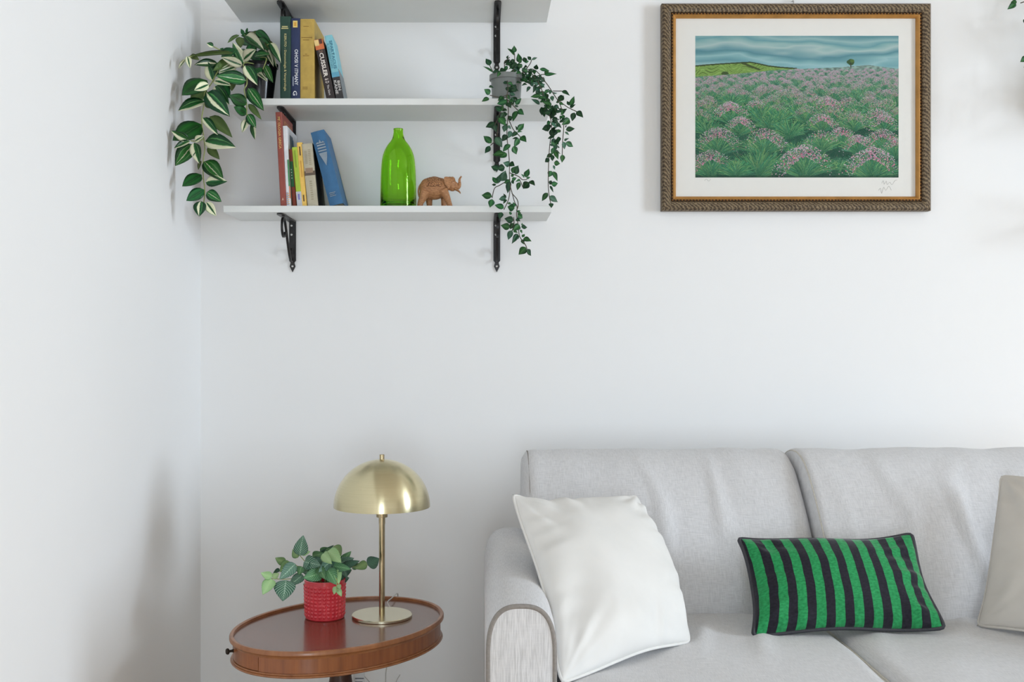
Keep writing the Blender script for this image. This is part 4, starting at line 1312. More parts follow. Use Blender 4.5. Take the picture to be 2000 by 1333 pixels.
    box('glass_pane', (x0 + 26*px, x1 - 26*px, Yf + 0.0085, Yf + 0.0095, z0 + 26*px, z1 - 26*px), gl.m, root)
    # hook above the frame
    hv, hf = tube_vf(spline([(X(1553), WALL_Y, z1 + 0.012), (X(1553), WALL_Y - 0.012, z1 + 0.010), (X(1553), WALL_Y - 0.014, z1 + 0.002), (X(1553), WALL_Y - 0.008, z1 - 0.004)], 5), 0.0016, 8)
    child(mesh_obj('hanging_hook', hv, hf, M['screw']), root)
picture()

# ------------------------------------------------------------------ sofa
SEAT_Z = 0.476
def sofa():
    sx0, sx1 = 0.007, 1.395
    root = thing('sofa', 'light grey woven two-seat sofa with grey piped arms', 'sofa', ((sx0+sx1)/2, 2.2, 0))
    fab = M['sofa']
    def wr(p, amp, sc, seed=0.0):
        return amp * mnoise.noise(Vector((p[0]*sc[0] + seed, p[1]*sc[1], p[2]*sc[2])))
    # base and hidden back frame
    box('base', (sx0 + 0.01, sx1 - 0.01, 1.80, 2.62, 0.09, 0.33), fab, root, bevel=0.012)
    box('back_frame', (sx0 + 0.095, sx1 - 0.095, 2.50, 2.72, 0.10, 0.70), fab, root, bevel=0.03, segs=4)
    for lx in (sx0 + 0.08, sx1 - 0.08):
        for ly in (1.86, 2.60):
            v, f = lathe_vf([(0.016, 0.0), (0.022, 0.09)], 16, (lx, ly, 0.0))
            child(mesh_obj('leg', v, f, M['brown_plain']), root)
    # arms: inverted U section swept front to back
    def arm(xo, xi):
        xc = (xo + xi) / 2; hw = abs(xi - xo) / 2
        def section(s, top, hwid, n=28):
            pts = []
            for i in range(n + 1):
                t = math.pi * i / n
                c, sn = math.cos(t), math.sin(t)
                ex = 0.72
                pts.append((xc - hwid * math.copysign(abs(c) ** ex, c), top - 0.085 + 0.085 * abs(sn) ** ex))
            return [(xc - hwid, 0.10)] + [(xc - hwid, 0.30)] + pts + [(xc + hwid, 0.30)] + [(xc + hwid, 0.10)]
        TOP = 0.616
        ys = [1.796, 1.800, 1.810, 1.84, 1.92, 2.0, 2.08, 2.16, 2.24, 2.32, 2.40, 2.46, 2.51, 2.54, 2.556, 2.562]
        V = []; n = None
        for y in ys:
            e = 0.0
            if y < 1.815: e = 0.004 * (1.815 - y) / 0.019
            if y > 2.50: e = 0.035 * ((y - 2.50) / 0.062) ** 2.2
            sec = section(0, TOP - e, hw - e * 0.6)
            n = len(sec)
            for i, (x, z) in enumerate(sec):
                p = (x, y, z)
                d = wr(p, 0.0018, (9, 6, 9), xo * 3)
                V.append((x + d, y, z + d))
        F = grid_faces(n, len(ys))
        F += [tuple(range(n)), tuple((len(ys)-1)*n + i for i in range(n))]
        o = mesh_obj('arm', V, F, fab); autosmooth(o, 50); child(o, root)
        # front panel, a touch proud, framed by piping
        sec = section(0, TOP - 0.008, hw - 0.007)
        n = len(sec)
        m = [(xc + (x - xc) * 0.55, 0.10 + (z - 0.10) * 0.86) for x, z in sec]
        V = [(x, 1.797, z) for x, z in sec] + [(x, 1.7915, z) for x, z in sec] + [(x, 1.789, z) for x, z in m]
        F = grid_faces(n, 3) + [tuple(2*n + i for i in range(n))]
        o = mesh_obj('arm_front_panel', V, F, M['sofa_panel']); autosmooth(o, 50); child(o, root)
        sec = section(0, TOP - 0.005, hw - 0.0045, 40)
        v, f = tube_vf([Vector((x, 1.794, z)) for x, z in sec], 0.0042, 10)
        o = mesh_obj('piping', v, f, M['piping']); child(o, root)
        o['label'] = 'grey piping round the arm front'
    arm(sx0, sx0 + 0.117)
    arm(sx1, sx1 - 0.117)
    # seat cushions
    def seat(x0, x1, seed):
        y0, y1 = 1.70, 2.40
        z0, z1 = 0.33, SEAT_Z
        nx, ny = 60, 64
        R = 0.026
        def top(u, v):
            x = x0 + (x1 - x0) * u; y = y0 + (y1 - y0) * v
            ex = min(u, 1 - u) * (x1 - x0); ey = min(v, 1 - v) * (y1 - y0)
            z = z1 + 0.006 * (1 - (2*u-1)**4) * (1 - (2*v-1)**4)
            for e in (ex, ey):
                if e < R: z -= R - math.sqrt(max(0, R*R - (R-e)**2))
            # soft pull folds running from the back towards the front
            w = math.sin((u * 1.0 - v * 0.35) * 24 + 3 * mnoise.noise(Vector((u*3+seed, v*2, 0))) + seed)
            w = max(0, w) ** 2
            z += 0.0125 * w * math.exp(-((v - 0.66) / 0.26) ** 2) * (0.35 + 0.65 * mnoise.noise(Vector((u*4+seed*2, v*3, 1.0))))
            z += 0.004 * mnoise.noise(Vector((x*9+seed, y*6, 3.3)))
            return z
        V = []
        us = [0.5 - 0.5*math.cos(math.pi*i/(nx-1)) if False else i/(nx-1) for i in range(nx)]
        def warp(t): return t + 0.0
        for j in range(ny):
            v = j/(ny-1)
            for i in range(nx):
                u = i/(nx-1)
                V.append((x0 + (x1-x0)*u, y0 + (y1-y0)*v, top(u, v)))
        F = grid_faces(nx, ny)
        # skirt
        border = [i for i in range(nx)] + [j*nx + nx-1 for j in range(1, ny)] + [(ny-1)*nx + i for i in range(nx-2, -1, -1)] + [j*nx for j in range(ny-2, 0, -1)]
        k = len(V); nb = len(border)
        for b in border: V.append((V[b][0], V[b][1], z0))
        for i in range(nb):
            j = (i+1) % nb
            F.append((border[i], k+i, k+j, border[j]))
        F.append(tuple(k+i for i in range(nb)))
        o = mesh_obj('seat_cushion', V, F, fab); autosmooth(o, 60); child(o, root)
        pp = [(x0+0.0015, y, z1-0.0145) for y in np.linspace(y0+0.02, y1-0.01, 30)]
        v, f = tube_vf(pp, 0.0030, 8); child(mesh_obj('piping', v, f, M['piping_light']), root)
        pp = [(x1-0.0015, y, z1-0.0145) for y in np.linspace(y0+0.02, y1-0.01, 30)]
        v, f = tube_vf(pp, 0.0030, 8); child(mesh_obj('piping', v, f, M['piping_light']), root)
        return o
    seat(sx0 + 0.119, 0.6895, 0.3)
    seat(0.6925, sx1 - 0.119, 4.1)
    # back cushions
    PR = [(2.262, 0.44), (2.262, 0.485), (2.288, 0.55), (2.325, 0.615), (2.375, 0.680), (2.425, 0.732), (2.475, 0.770), (2.525, 0.789), (2.575, 0.792), (2.625, 0.782),
          (2.665, 0.757), (2.69, 0.71), (2.695, 0.60), (2.695, 0.44)]
    def back(x0, x1, dy, dz, seed, tilt=0.0):
        pr = spline([(0, y, z) for y, z in PR], 5)
        c = Vector((0, 2.50, 0.60))
        n = len(pr); nx = 72
        V = []
        r = 0.030 if seed < 2 else 0.013
        for i in range(nx):
            t = i/(nx-1)
            x = x0 + (x1-x0)*t
            e = min(t, 1-t)*(x1-x0)
            ins = 0.0
            if e < r: ins = (r - math.sqrt(max(0, r*r-(r-e)**2))) * 0.75
            for k_, p in enumerate(pr):
                d = (p - c); L = d.length
                q = c + d * (1 - ins / L)
                y, z = q.y + dy, q.z + dz + tilt * (x - x0)
                # puff and vertical folds on the front face
                fr = max(0.0, 1 - abs(k_/(n-1) - 0.30) / 0.34)
                puff = 0.012 * (1 - (2*t-1)**4) * fr
                u = t + 0.10 * (k_/(n-1))
                w = max(0, math.sin(u * 27 + 2.5 * mnoise.noise(Vector((t*5+seed, k_*0.08, 0))) + seed)) ** 3
                mask = fr * math.exp(-((t - (0.60 if seed < 2 else 0.45)) / 0.30) ** 2)
                f2 = 0.0135 * w * mask + 0.004 * mnoise.noise(Vector((x*8+seed, k_*0.12, 2.0)))
                topw = 0.004 * mnoise.noise(Vector((x*14+seed, 0.5, k_*0.02)))
                V.append((x, y - puff - f2, z + topw))
        F = []
        for i in range(nx-1):
            for k_ in range(n-1):
                F.append((i*n+k_, (i+1)*n+k_, (i+1)*n+k_+1, i*n+k_+1))
            F.append((i*n+n-1, (i+1)*n+n-1, (i+1)*n, i*n))
        F += [tuple(range(n)), tuple((nx-1)*n + i for i in range(n))]
        o = mesh_obj('back_cushion', V, F, fab); autosmooth(o, 60); child(o, root)
        pp = []
        for p in pr[2:int(n*0.80)]:
            d = p - c
            q = c + d * (1 - 0.004/d.length)
            pp.append(Vector((x0 + (0.0125 if seed < 2 else 0.0045), q.y + dy, q.z + dz)))
        v, f = tube_vf(pp, 0.0016, 8); child(mesh_obj('piping', v, f, M['piping_light'] if seed > 2 else M['piping']), root)
        return o
    back(0.095, 0.7085, 0.0, -0.004, 0.7, 0.006)
    back(0.7125, sx1 - 0.095, -0.042, 0.002, 5.2, 0.004)
sofa()

# ------------------------------------------------------------------ cushions on the sofa
def pillow(name, label, TL, TR, BR, BL, thick, mat, pip, seed, back=0.5, inset=(0.10, 0.10, 0.10, 0.10), pr=0.003, wr=0.004, group=None, edge_wave=0.0, crease=()):
    n = 84
    TL, TR, BR, BL = map(Vector, (TL, TR, BR, BL))
    ctr = (TL + TR + BR + BL) / 4
    nrm = (TR - TL + BR - BL).cross(TL - BL + TR - BR).normalized()
    if nrm.y > 0: nrm = -nrm
    def flat(u, v):     # u,v in -1..1, v up
        it, ib, il, ir = inset
        uu = u * (1 - (ir if u > 0 else il) * (1 - v*v)); vv = v * (1 - (it if v > 0 else ib) * (1 - u*u))
        a, b = (uu + 1)/2, (vv + 1)/2
        p = (BL*(1-a) + BR*a)*(1-b) + (TL*(1-a) + TR*a)*b
        if edge_wave:
            p = p + nrm * edge_wave * (math.sin(u*4.0 + seed) * abs(v)**3 + math.sin(v*3.4 + seed*2) * abs(u)**3)
        return p
    def t(u, v): return max(0, (1-u*u)*(1-v*v)) ** 0.52
    def puck(u, v, side):
        """soft folds: puckers running in from the seams, pull lines from the corners, gentle unevenness"""
        w = 0.0
        for (al, ds, k) in ((u, 1 - abs(v), 1.7 if v > 0 else 5.1), (v, 1 - abs(u), 9.3 if u > 0 else 13.7)):
            nn = mnoise.noise(Vector((al*5.5 + k + seed*7, ds*1.6, side*4.0)))
            n2 = mnoise.noise(Vector((al*2.2 + k*2 + seed*3, 0.3, side)))
            w += 1.5 * nn * max(0, 0.55 + n2) * math.exp(-(ds/0.34)**2)
        for (cu, cv) in ((-1,-1),(1,-1),(1,1),(-1,1)):
            dx, dy = u-cu, v-cv
            rr = math.hypot(dx, dy); an = math.atan2(dy, dx)
            w += 0.9 * mnoise.noise(Vector((an*3.4 + seed*5 + cu*3, cv*4 + rr*0.8, 1.0 + side))) * math.exp(-((rr-0.38)/0.30)**2)
        w += 0.8 * mnoise.noise(Vector((u*1.8 + seed, v*1.8, side*3.0)))
        return w
    V, UV = [], []
    for side in (1, -1):
        for j in range(n):
            v = -math.cos(math.pi*j/(n-1)) * 0.35 + 0.65 * (-1 + 2*j/(n-1))
            for i in range(n):
                u = -math.cos(math.pi*i/(n-1)) * 0.35 + 0.65 * (-1 + 2*i/(n-1))
                tt = t(u, v)
                h = thick * tt * (1 if side == 1 else back)
                h += 2.2 * wr * puck(u, v, side) * min(1, tt*1.5)
                V.append(flat(u, v) + nrm * side * h)
                UV.append(((u+1)/2, (v+1)/2))
    N = n*n
    F = grid_faces(n, n) + [tuple(q[::-1]) for q in [tuple(i+N for i in qq) for qq in grid_faces(n, n)]]
    root = thing(name, label, 'cushion', (ctr.x, ctr.y, min(BL.z, BR.z)), group=group)
    o = mesh_obj('cover', V, F, mat, uvs=UV)
    bm = bmesh.new(); bm.from_mesh(o.data)
    bmesh.ops.remove_doubles(bm, verts=bm.verts[:], dist=1e-5)
    bmesh.ops.recalc_face_normals(bm, faces=bm.faces[:])
    bm.to_mesh(o.data); bm.free()
    child(o, root)
    border = []
    m = 40
    for i in range(m): border.append(flat(-1 + 2*i/m, -1))
    for i in range(m): border.append(flat(1, -1 + 2*i/m))
    for i in range(m): border.append(flat(1 - 2*i/m, 1))
    for i in range(m): border.append(flat(-1, 1 - 2*i/m))
    for _ in range(2):
        border = [(border[i-1] + border[i]*2 + border[(i+1) % len(border)])/4 for i in range(len(border))]
    v, f = tube_vf(border, pr, 8, closed=True)
    child(mesh_obj('piping', v, f, pip), root)
    return root

pillow('throw_cushion', 'large off-white square cushion leaning in the left corner of the sofa',
       P(1003, 962, 2.16), P(1247, 962, 2.33), P(1354, 1246, 2.04), P(1100, 1330, 1.80), 0.072, M['pillow'], M['pillow'], 1.0, back=0.35, inset=(0.15, 0.015, 0.03, -0.02),
       wr=0.0062, edge_wave=0.006, group='throw cushions',
       crease=((-0.75,0.55,-0.35,0.42,0.05,0.006), (-0.62,-0.62,-0.1,-0.55,0.05,0.008), (-0.7,0.0,-0.3,-0.08,0.05,0.004), (0.5,-0.1,0.72,-0.55,0.04,0.005), (0.3,0.75,0.75,0.55,0.05,0.006)))

def stripe_material():
    t = NT('striped_velvet')
    uv = t.new('ShaderNodeTexCoord').outputs['UV']
    sx = t.new('ShaderNodeSeparateXYZ'); t.link(uv, sx.inputs[0])
    n = t.noise(t.coord((1, 1, 1), 'UV'), 6, 3)
    ph = t.math('ADD', t.math('MULTIPLY', sx.outputs[0], 9.8), 0.834)
    ph = t.math('ADD', ph, t.math('MULTIPLY', t.math('SUBTRACT', n, 0.5), 0.10))
    fr = t.math('FRACT', ph)
    st = t.math('GREATER_THAN', fr, 0.51)
    nz = t.noise(t.coord((1, 1, 1), 'UV'), 55, 4)
    gcol = t.ramp(nz, [(0.3, srgb(24, 118, 64)), (0.7, srgb(46, 158, 92))])
    kcol = t.ramp(nz, [(0.3, srgb(20, 18, 26)), (0.7, srgb(38, 35, 46))])
    t.link(t.mix(st, gcol, kcol), t.b.inputs['Base Color'])
    t.b.inputs['Roughness'].default_value = 0.75
    t.b.inputs['Specular IOR Level'].default_value = 0.25
    t.b.inputs['Sheen Weight'].default_value = 0.25
    t.b.inputs['Sheen Roughness'].default_value = 0.4
    t.bump(nz, 0.2, 0.0008)
    return t.m
pillow('throw_cushion', 'green and black striped rectangular velvet cushion with dark piping, middle of the sofa',
       P(1441, 1052, 2.215), P(1778, 1046, 2.225), P(1843, 1231, 2.10), P(1470, 1243, 2.085), 0.052, stripe_material(), M['piping_dark'], 2.3, back=0.5, inset=(0.10, 0.07, 0.09, 0.03),
       pr=0.0042, wr=0.0046, edge_wave=0.007, group='throw cushions', crease=((0.05,0.72,0.6,0.62,0.06,0.006), (0.1,-0.75,0.45,-0.6,0.06,0.006), (-0.8,0.5,-0.5,0.2,0.05,0.004)))

pillow('throw_cushion', 'beige cushion cut off by the right edge, in the right corner of the sofa',
       P(1953, 926, 2.31), (1.36, 2.10, 0.77), (1.245, 1.84, 0.49), P(1906, 1220, 2.16), 0.062, M['pillow_beige'], M['pillow_beige'], 3.7, back=0.35, inset=(0.10, 0.03, 0.06, 0.0),
       wr=0.0050, edge_wave=0.006, group='throw cushions', crease=((-0.95,-0.85,-0.4,-0.8,0.05,0.007), (-0.9,0.8,-0.5,0.86,0.05,0.006)))

# ------------------------------------------------------------------ oval side table
TAB_C = Vector((-0.289, 2.258)); TAB_A, TAB_B, TAB_ANG = 0.244, 0.182, math.radians(51)
TAB_Z = 0.467         # rim height
SURF_Z = TAB_Z - 0.006
def wood_mat(name, c0, c1, scale, rough, coat=0.0, spec=0.5):
    t = NT(name)
    g = t.noise(t.coord(scale), 3.0, 8, 0.62)
    w = t.noise(t.coord((3, 3, 3)), 2, 3)
    c = t.ramp(g, [(0.28, c0), (0.72, c1)])
    t.link(t.mix(t.math('MULTIPLY', w, 0.35), c, c0), t.b.inputs['Base Color'])
    t.b.inputs['Roughness'].default_value = rough
    t.b.inputs['Coat Weight'].default_value = coat
    t.b.inputs['Coat Roughness'].default_value = 0.12
    t.b.inputs['Specular IOR Level'].default_value = spec
    t.bump(g, 0.05, 0.0006)
    return t.m
def side_table():
    ca, sa = math.cos(TAB_ANG), math.sin(TAB_ANG)
    root = thing('side_table', 'oval mahogany side table with a raised rim and small drawer, left of the sofa', 'table', (TAB_C.x, TAB_C.y, 0))
    topm = wood_mat('mahogany_top', srgb(92, 54, 38), srgb(134, 86, 64), (3, 40, 6), 0.24, 0.5)
    sidem = wood_mat('mahogany_side', srgb(120, 66, 34), srgb(170, 104, 58), (26, 26, 1.6), 0.30, 0.25)
    rimm = wood_mat('mahogany_rim', srgb(134, 82, 48), srgb(176, 118, 74), (14, 14, 4), 0.32, 0.2)
    def ov(d, ang, z):
        x, y = (TAB_A + d) * math.cos(ang), (TAB_B + d) * math.sin(ang)
        return (TAB_C.x + x * ca - y * sa, TAB_C.y + x * sa + y * ca, z)
    N = 128
    def loft(name, prof, mat, a0=0.0, a1=2*math.pi, closedprof=True):
        full = abs(a1 - a0 - 2*math.pi) < 1e-6
        n = N if full else max(8, int(N * (a1 - a0) / (2*math.pi)))
        angs = [a0 + (a1 - a0) * i / (n if full else n - 1) for i in range(n)]
        V = []
        for d, z in prof:
            for a in angs: V.append(ov(d, a, z))
        m = len(prof)
        F = []
        for i in range(m if closedprof else m-1):
            j = (i+1) % m
            for k in range(n if full else n-1):
                l = (k+1) % n
                F.append((i*n+k, i*n+l, j*n+l, j*n+k))
        if not full:
            F.append(tuple(i*n for i in range(m))); F.append(tuple(i*n+n-1 for i in range(m)))
        o = mesh_obj(name, V, F, mat); autosmooth(o, 35); child(o, root)
        return o
    # top panel with filled centre
    V = [ov(-0.007, 2*math.pi*i/N, SURF_Z) for i in range(N)] + [ov(-0.007, 2*math.pi*i/N, SURF_Z-0.012) for i in range(N)]
    F = [tuple(range(N)), tuple(range(2*N-1, N-1, -1))] + [(i, N+i, N+(i+1) % N, (i+1) % N) for i in range(N)]
    o = mesh_obj('table_top', V, F, topm, smooth=False); child(o, root)
    loft('rim', [(-0.007, SURF_Z-0.012), (-0.007, TAB_Z-0.001), (-0.005, TAB_Z), (-0.001, TAB_Z), (0.001, TAB_Z-0.003), (0.001, TAB_Z-0.008), (-0.002, TAB_Z-0.011), (-0.004, TAB_Z-0.012)], rimm)
    AZ0, AZ1 = TAB_Z - 0.043, TAB_Z - 0.012
    da0, da1 = math.radians(116), math.radians(188)
    loft('apron', [(-0.006, AZ1), (-0.006, AZ0), (-0.022, AZ0), (-0.022, AZ1)], sidem, da1 + 0.006, da0 - 0.006 + 2*math.pi)
    drw = loft('drawer', [(-0.0058, AZ1-0.001), (-0.0058, AZ0+0.001), (-0.020, AZ0+0.001), (-0.020, AZ1-0.001)], sidem, da0, da1)
    bead = [(-0.007, AZ0), (-0.004, AZ0-0.0004), (-0.003, AZ0-0.002), (-0.004, AZ0-0.0035), (-0.002, AZ0-0.0042), (-0.001, AZ0-0.006), (-0.003, AZ0-0.008), (-0.024, AZ0-0.008), (-0.024, AZ0)]
    loft('base_bead', bead, rimm)
    V = [ov(-0.015, 2*math.pi*i/N, AZ0-0.001) for i in range(N)] + [ov(-0.015, 2*math.pi*i/N, AZ0-0.007) for i in range(N)]
    o = mesh_obj('underside', V, F, M['brown_plain'], smooth=False); child(o, root)
    # knob on the drawer
    ka = math.radians(157)
    kp = Vector(ov(-0.006, ka, (AZ0+AZ1)/2 + 0.003)); kn = (Vector(ov(0.05, ka, 0)) - Vector(ov(-0.05, ka, 0))); kn.z = 0; kn.normalize()
    kv, kf = lathe_vf([(0.0035, 0.0), (0.0025, 0.004), (0.0025, 0.008), (0.0058, 0.010), (0.0062, 0.0125), (0.0045, 0.015), (0.001, 0.0158)], 20)
    rot = Vector((0, 0, 1)).rotation_difference(kn)
    kb = mesh_obj('knob', [kp + rot @ Vector(p) for p in kv], kf, plain('knob_bronze', srgb(46, 38, 32), 0.35, 0.7, 0.2))
    autosmooth(kb, 35)
    child(kb, drw)
    # pedestal
    prof = [(0.060, 0.385), (0.058, 0.372), (0.030, 0.366), (0.0205, 0.360), (0.0215, 0.352), (0.024, 0.340), (0.022, 0.325), (0.026, 0.300), (0.034, 0.25), (0.036, 0.20), (0.028, 0.15), (0.032, 0.13), (0.030, 0.10), (0.024, 0.09)]
    prof = [(r, z + 0.030) for r, z in prof[:-2]] + [(0.030, 0.10), (0.024, 0.09)]
    v, f = lathe_vf(prof, 40, (TAB_C.x, TAB_C.y, 0))
    o = mesh_obj('pedestal', v, f, M['brown_plain']); autosmooth(o, 40); child(o, root)
    for i in range(3):
        a = math.radians(30 + 120*i)
        d = Vector((math.cos(a), math.sin(a), 0))
        c = Vector((TAB_C.x, TAB_C.y, 0))
        pts = [c + d*0.015 + Vector((0,0,0.135)), c + d*0.07 + Vector((0,0,0.12)), c + d*0.13 + Vector((0,0,0.06)), c + d*0.185 + Vector((0,0,0.014))]
        v, f = tube_vf(spline(pts, 6), [0.018 - 0.006*i_/18 for i_ in range(19)], 10)
        child(mesh_obj('foot', v, f, M['brown_plain']), root)
side_table()

# ------------------------------------------------------------------ brass lamp
def lamp():
    Yl = SURFD = (EYE - SURF_Z) * FPX / (1205.5 - CY)
    x = (746.0 - CX) / FPX * Yl
    c = Vector((x, Yl, SURF_Z))
    kk = FPX / Yl
    root = thing('table_lamp', 'brass mushroom table lamp with a dome shade on the side table', 'lamp', c)
    t = NT('brushed_brass')
    g = t.noise(t.coord((6, 6, 420)), 2.0, 3)
    t.link(t.ramp(g, [(0.3, srgb(206, 196, 160)), (0.7, srgb(214, 204, 168))]), t.b.inputs['Base Color'])
    t.b.inputs['Metallic'].default_value = 1.0
    t.b.inputs['Roughness'].default_value = 0.27
    t.b.inputs['Anisotropic'].default_value = 0.8
    t.b.inputs['Anisotropic Rotation'].default_value = 0.25
    tg = t.new('ShaderNodeTangent'); tg.direction_type = 'RADIAL'; tg.axis = 'Z'
    t.link(tg.outputs[0], t.b.inputs['Tangent'])
    brass = t.m
    t2 = NT('polished_brass')
    t2.link(t2.ramp(t2.noise(t2.coord(), 40, 2), [(0.3, srgb(168, 152, 118)), (0.7, srgb(196, 180, 146))]), t2.b.inputs['Base Color'])
    t2.b.inputs['Metallic'].default_value = 1.0; t2.b.inputs['Roughness'].default_value = 0.16
    br2 = t2.m
    base_m = plain('satin_brass', srgb(224, 218, 192), 0.26, 1.0, 0.03, 20)
    rb = 0.0635
    v, f = lathe_vf([(0.001, 0), (rb-0.001, 0), (rb, 0.001), (rb, 0.005), (rb-0.0012, 0.0062), (0.001, 0.0064)], 72, c)
    o = mesh_obj('base', v, f, base_m); autosmooth(o, 30); child(o, root)
    ztop = EYE - (888 - CY) / kk - SURF_Z      # top of finial
    zrim = EYE - (990 - CY) / kk - SURF_Z
    R = 94.0 / kk
    v, f = lathe_vf([(0.0062, 0.006), (0.0062, zrim - 0.018)], 24, c)
    o = mesh_obj('pole', v, f, br2); autosmooth(o, 40); child(o, root)
    v, f = lathe_vf([(0.0068, zrim-0.036), (0.0068, zrim-0.022), (0.0118, zrim-0.022), (0.0120, zrim-0.020), (0.0120, zrim+0.02), (0.010, zrim+0.021)], 28, c)
    o = mesh_obj('socket', v, f, br2); autosmooth(o, 40); child(o, root)
    hd = ztop - 0.0105 - zrim
    outer = [(R * math.cos(a), zrim + hd * math.sin(a)) for a in [math.pi/2*i/36 for i in range(36)]] + [(0.004, zrim + hd)]
    inner = [(r * 0.985 if r > 0.005 else 0.004, z - 0.0012 if i else z) for i, (r, z) in enumerate(outer)]
    prof = outer + inner[::-1]
    v, f = lathe_vf(prof, 96, c, closed_profile=True)
    o = mesh_obj('shade', v, f, brass); autosmooth(o, 40); child(o, root)
    v, f = lathe_vf([(0.0052, ztop-0.0115), (0.0052, ztop-0.0006), (0.0046, ztop), (0.001, ztop)], 24, c)
    o = mesh_obj('finial', v, f, br2); autosmooth(o, 40); child(o, root)
    # bulb and its holder inside the shade
    bv, bf = lathe_vf([(0.001, zrim+0.085), (0.010, zrim+0.080), (0.0165, zrim+0.066), (0.016, zrim+0.052), (0.010, zrim+0.036), (0.009, zrim+0.021)], 24, c)
    child(mesh_obj('bulb', bv, bf, plain('bulb_opal', srgb(238, 236, 230), 0.25)), root)
    # cord
    wire = plain('clear_cord', srgb(196, 194, 188), 0.35)
    z = SURF_Z
    Yb = 2.47
    pts = [c + Vector((0.012, 0.060, 0.004)), P(757, 1177, 2.40), P(765, 1169, 2.44), P(771, 1163, 2.475), P(775.5, 1160, 2.50), P(777, 1164, 2.515), P(777, 1190, 2.52), P(768, 1260, 2.53), P(755, 1305, 2.54), P(753, 1333, 2.54), P(752, 1400, 2.55), P(757, 1470, 2.6)]
    v, f = tube_vf(spline(pts, 6), 0.0013, 8); child(mesh_obj('cord', v, f, wire), root)
    pts = [P(757, 1470, 2.6), P(765, 1380, 2.62), P(773, 1335, 2.64), P(781, 1319, 2.66)]
    v, f = tube_vf(spline(pts, 6), 0.0013, 8); child(mesh_obj('cord', v, f, wire), root)
    sw = P(781, 1318, 2.66)
    # care label hanging on the cord under the table
    tagm = plain('paper_label', srgb(226, 226, 224), 0.8, 0, 0.02)
    a0, a1 = P(690, 1318, 2.36), P(712.5, 1318, 2.36)
    zb = P(700, 1372, 2.36).z
    lb = box('care_label', (a0.x, a1.x, 2.36, 2.3608, zb, a0.z + 0.012), tagm, root)
    lb['label'] = 'white printed label hanging under the table'
    ink = cm(112, 112, 116)
    parts = []
    for i in range(5):
        zz = P(700, 1326 + i*7, 2.36).z
        parts.append(box_vf(a0.x + 0.004, a1.x - 0.002 - 0.003*(i % 2), 2.3595, 2.3602, zz - 0.0011, zz + 0.0011))
    v, f = join_vf(parts)
    child(mesh_obj('label_print', v, f, ink, smooth=False), lb)
    lv, lf = tube_vf(spline([P(712, 1322, 2.36), P(730, 1345, 2.42), P(752, 1390, 2.55)], 6), 0.0007, 6)
    child(mesh_obj('label_string', lv, lf, wire), root)
lamp()

# ------------------------------------------------------------------ red pot with plant
FL = [leaf_material('fittonia_teal', [(0.0, srgb(52, 98, 80)), (0.46, srgb(74, 124, 98)), (0.5, srgb(170, 200, 180)), (0.54, srgb(74, 124, 98)), (1.0, srgb(52, 98, 80))], rough=0.45, vein=0.55),
      leaf_material('fittonia_green', [(0.0, srgb(60, 112, 66)), (0.47, srgb(88, 142, 84)), (0.5, srgb(160, 196, 150)), (0.53, srgb(88, 142, 84)), (1.0, srgb(60, 112, 66))], rough=0.45, vein=0.25),
      leaf_material('fittonia_light', [(0.0, srgb(140, 182, 116)), (0.5, srgb(172, 206, 144)), (1.0, srgb(140, 182, 116))], rough=0.5, vein=0.30),
      leaf_material('fittonia_olive', [(0.0, srgb(96, 126, 78)), (0.5, srgb(128, 152, 98)), (1.0, srgb(96, 126, 78))], rough=0.5),
      leaf_material('fittonia_dark', [(0.0, srgb(32, 72, 54)), (0.5, srgb(52, 98, 72)), (1.0, srgb(32, 72, 54))], rough=0.45, vein=0.2)]
FM = [leaf_mesh('fittonia_leaf_%d' % i, m, fold=0.08, droop=0.10, shape=-0.12, tip=0.06, nu=9, nv=14) for i, m in enumerate(FL)]
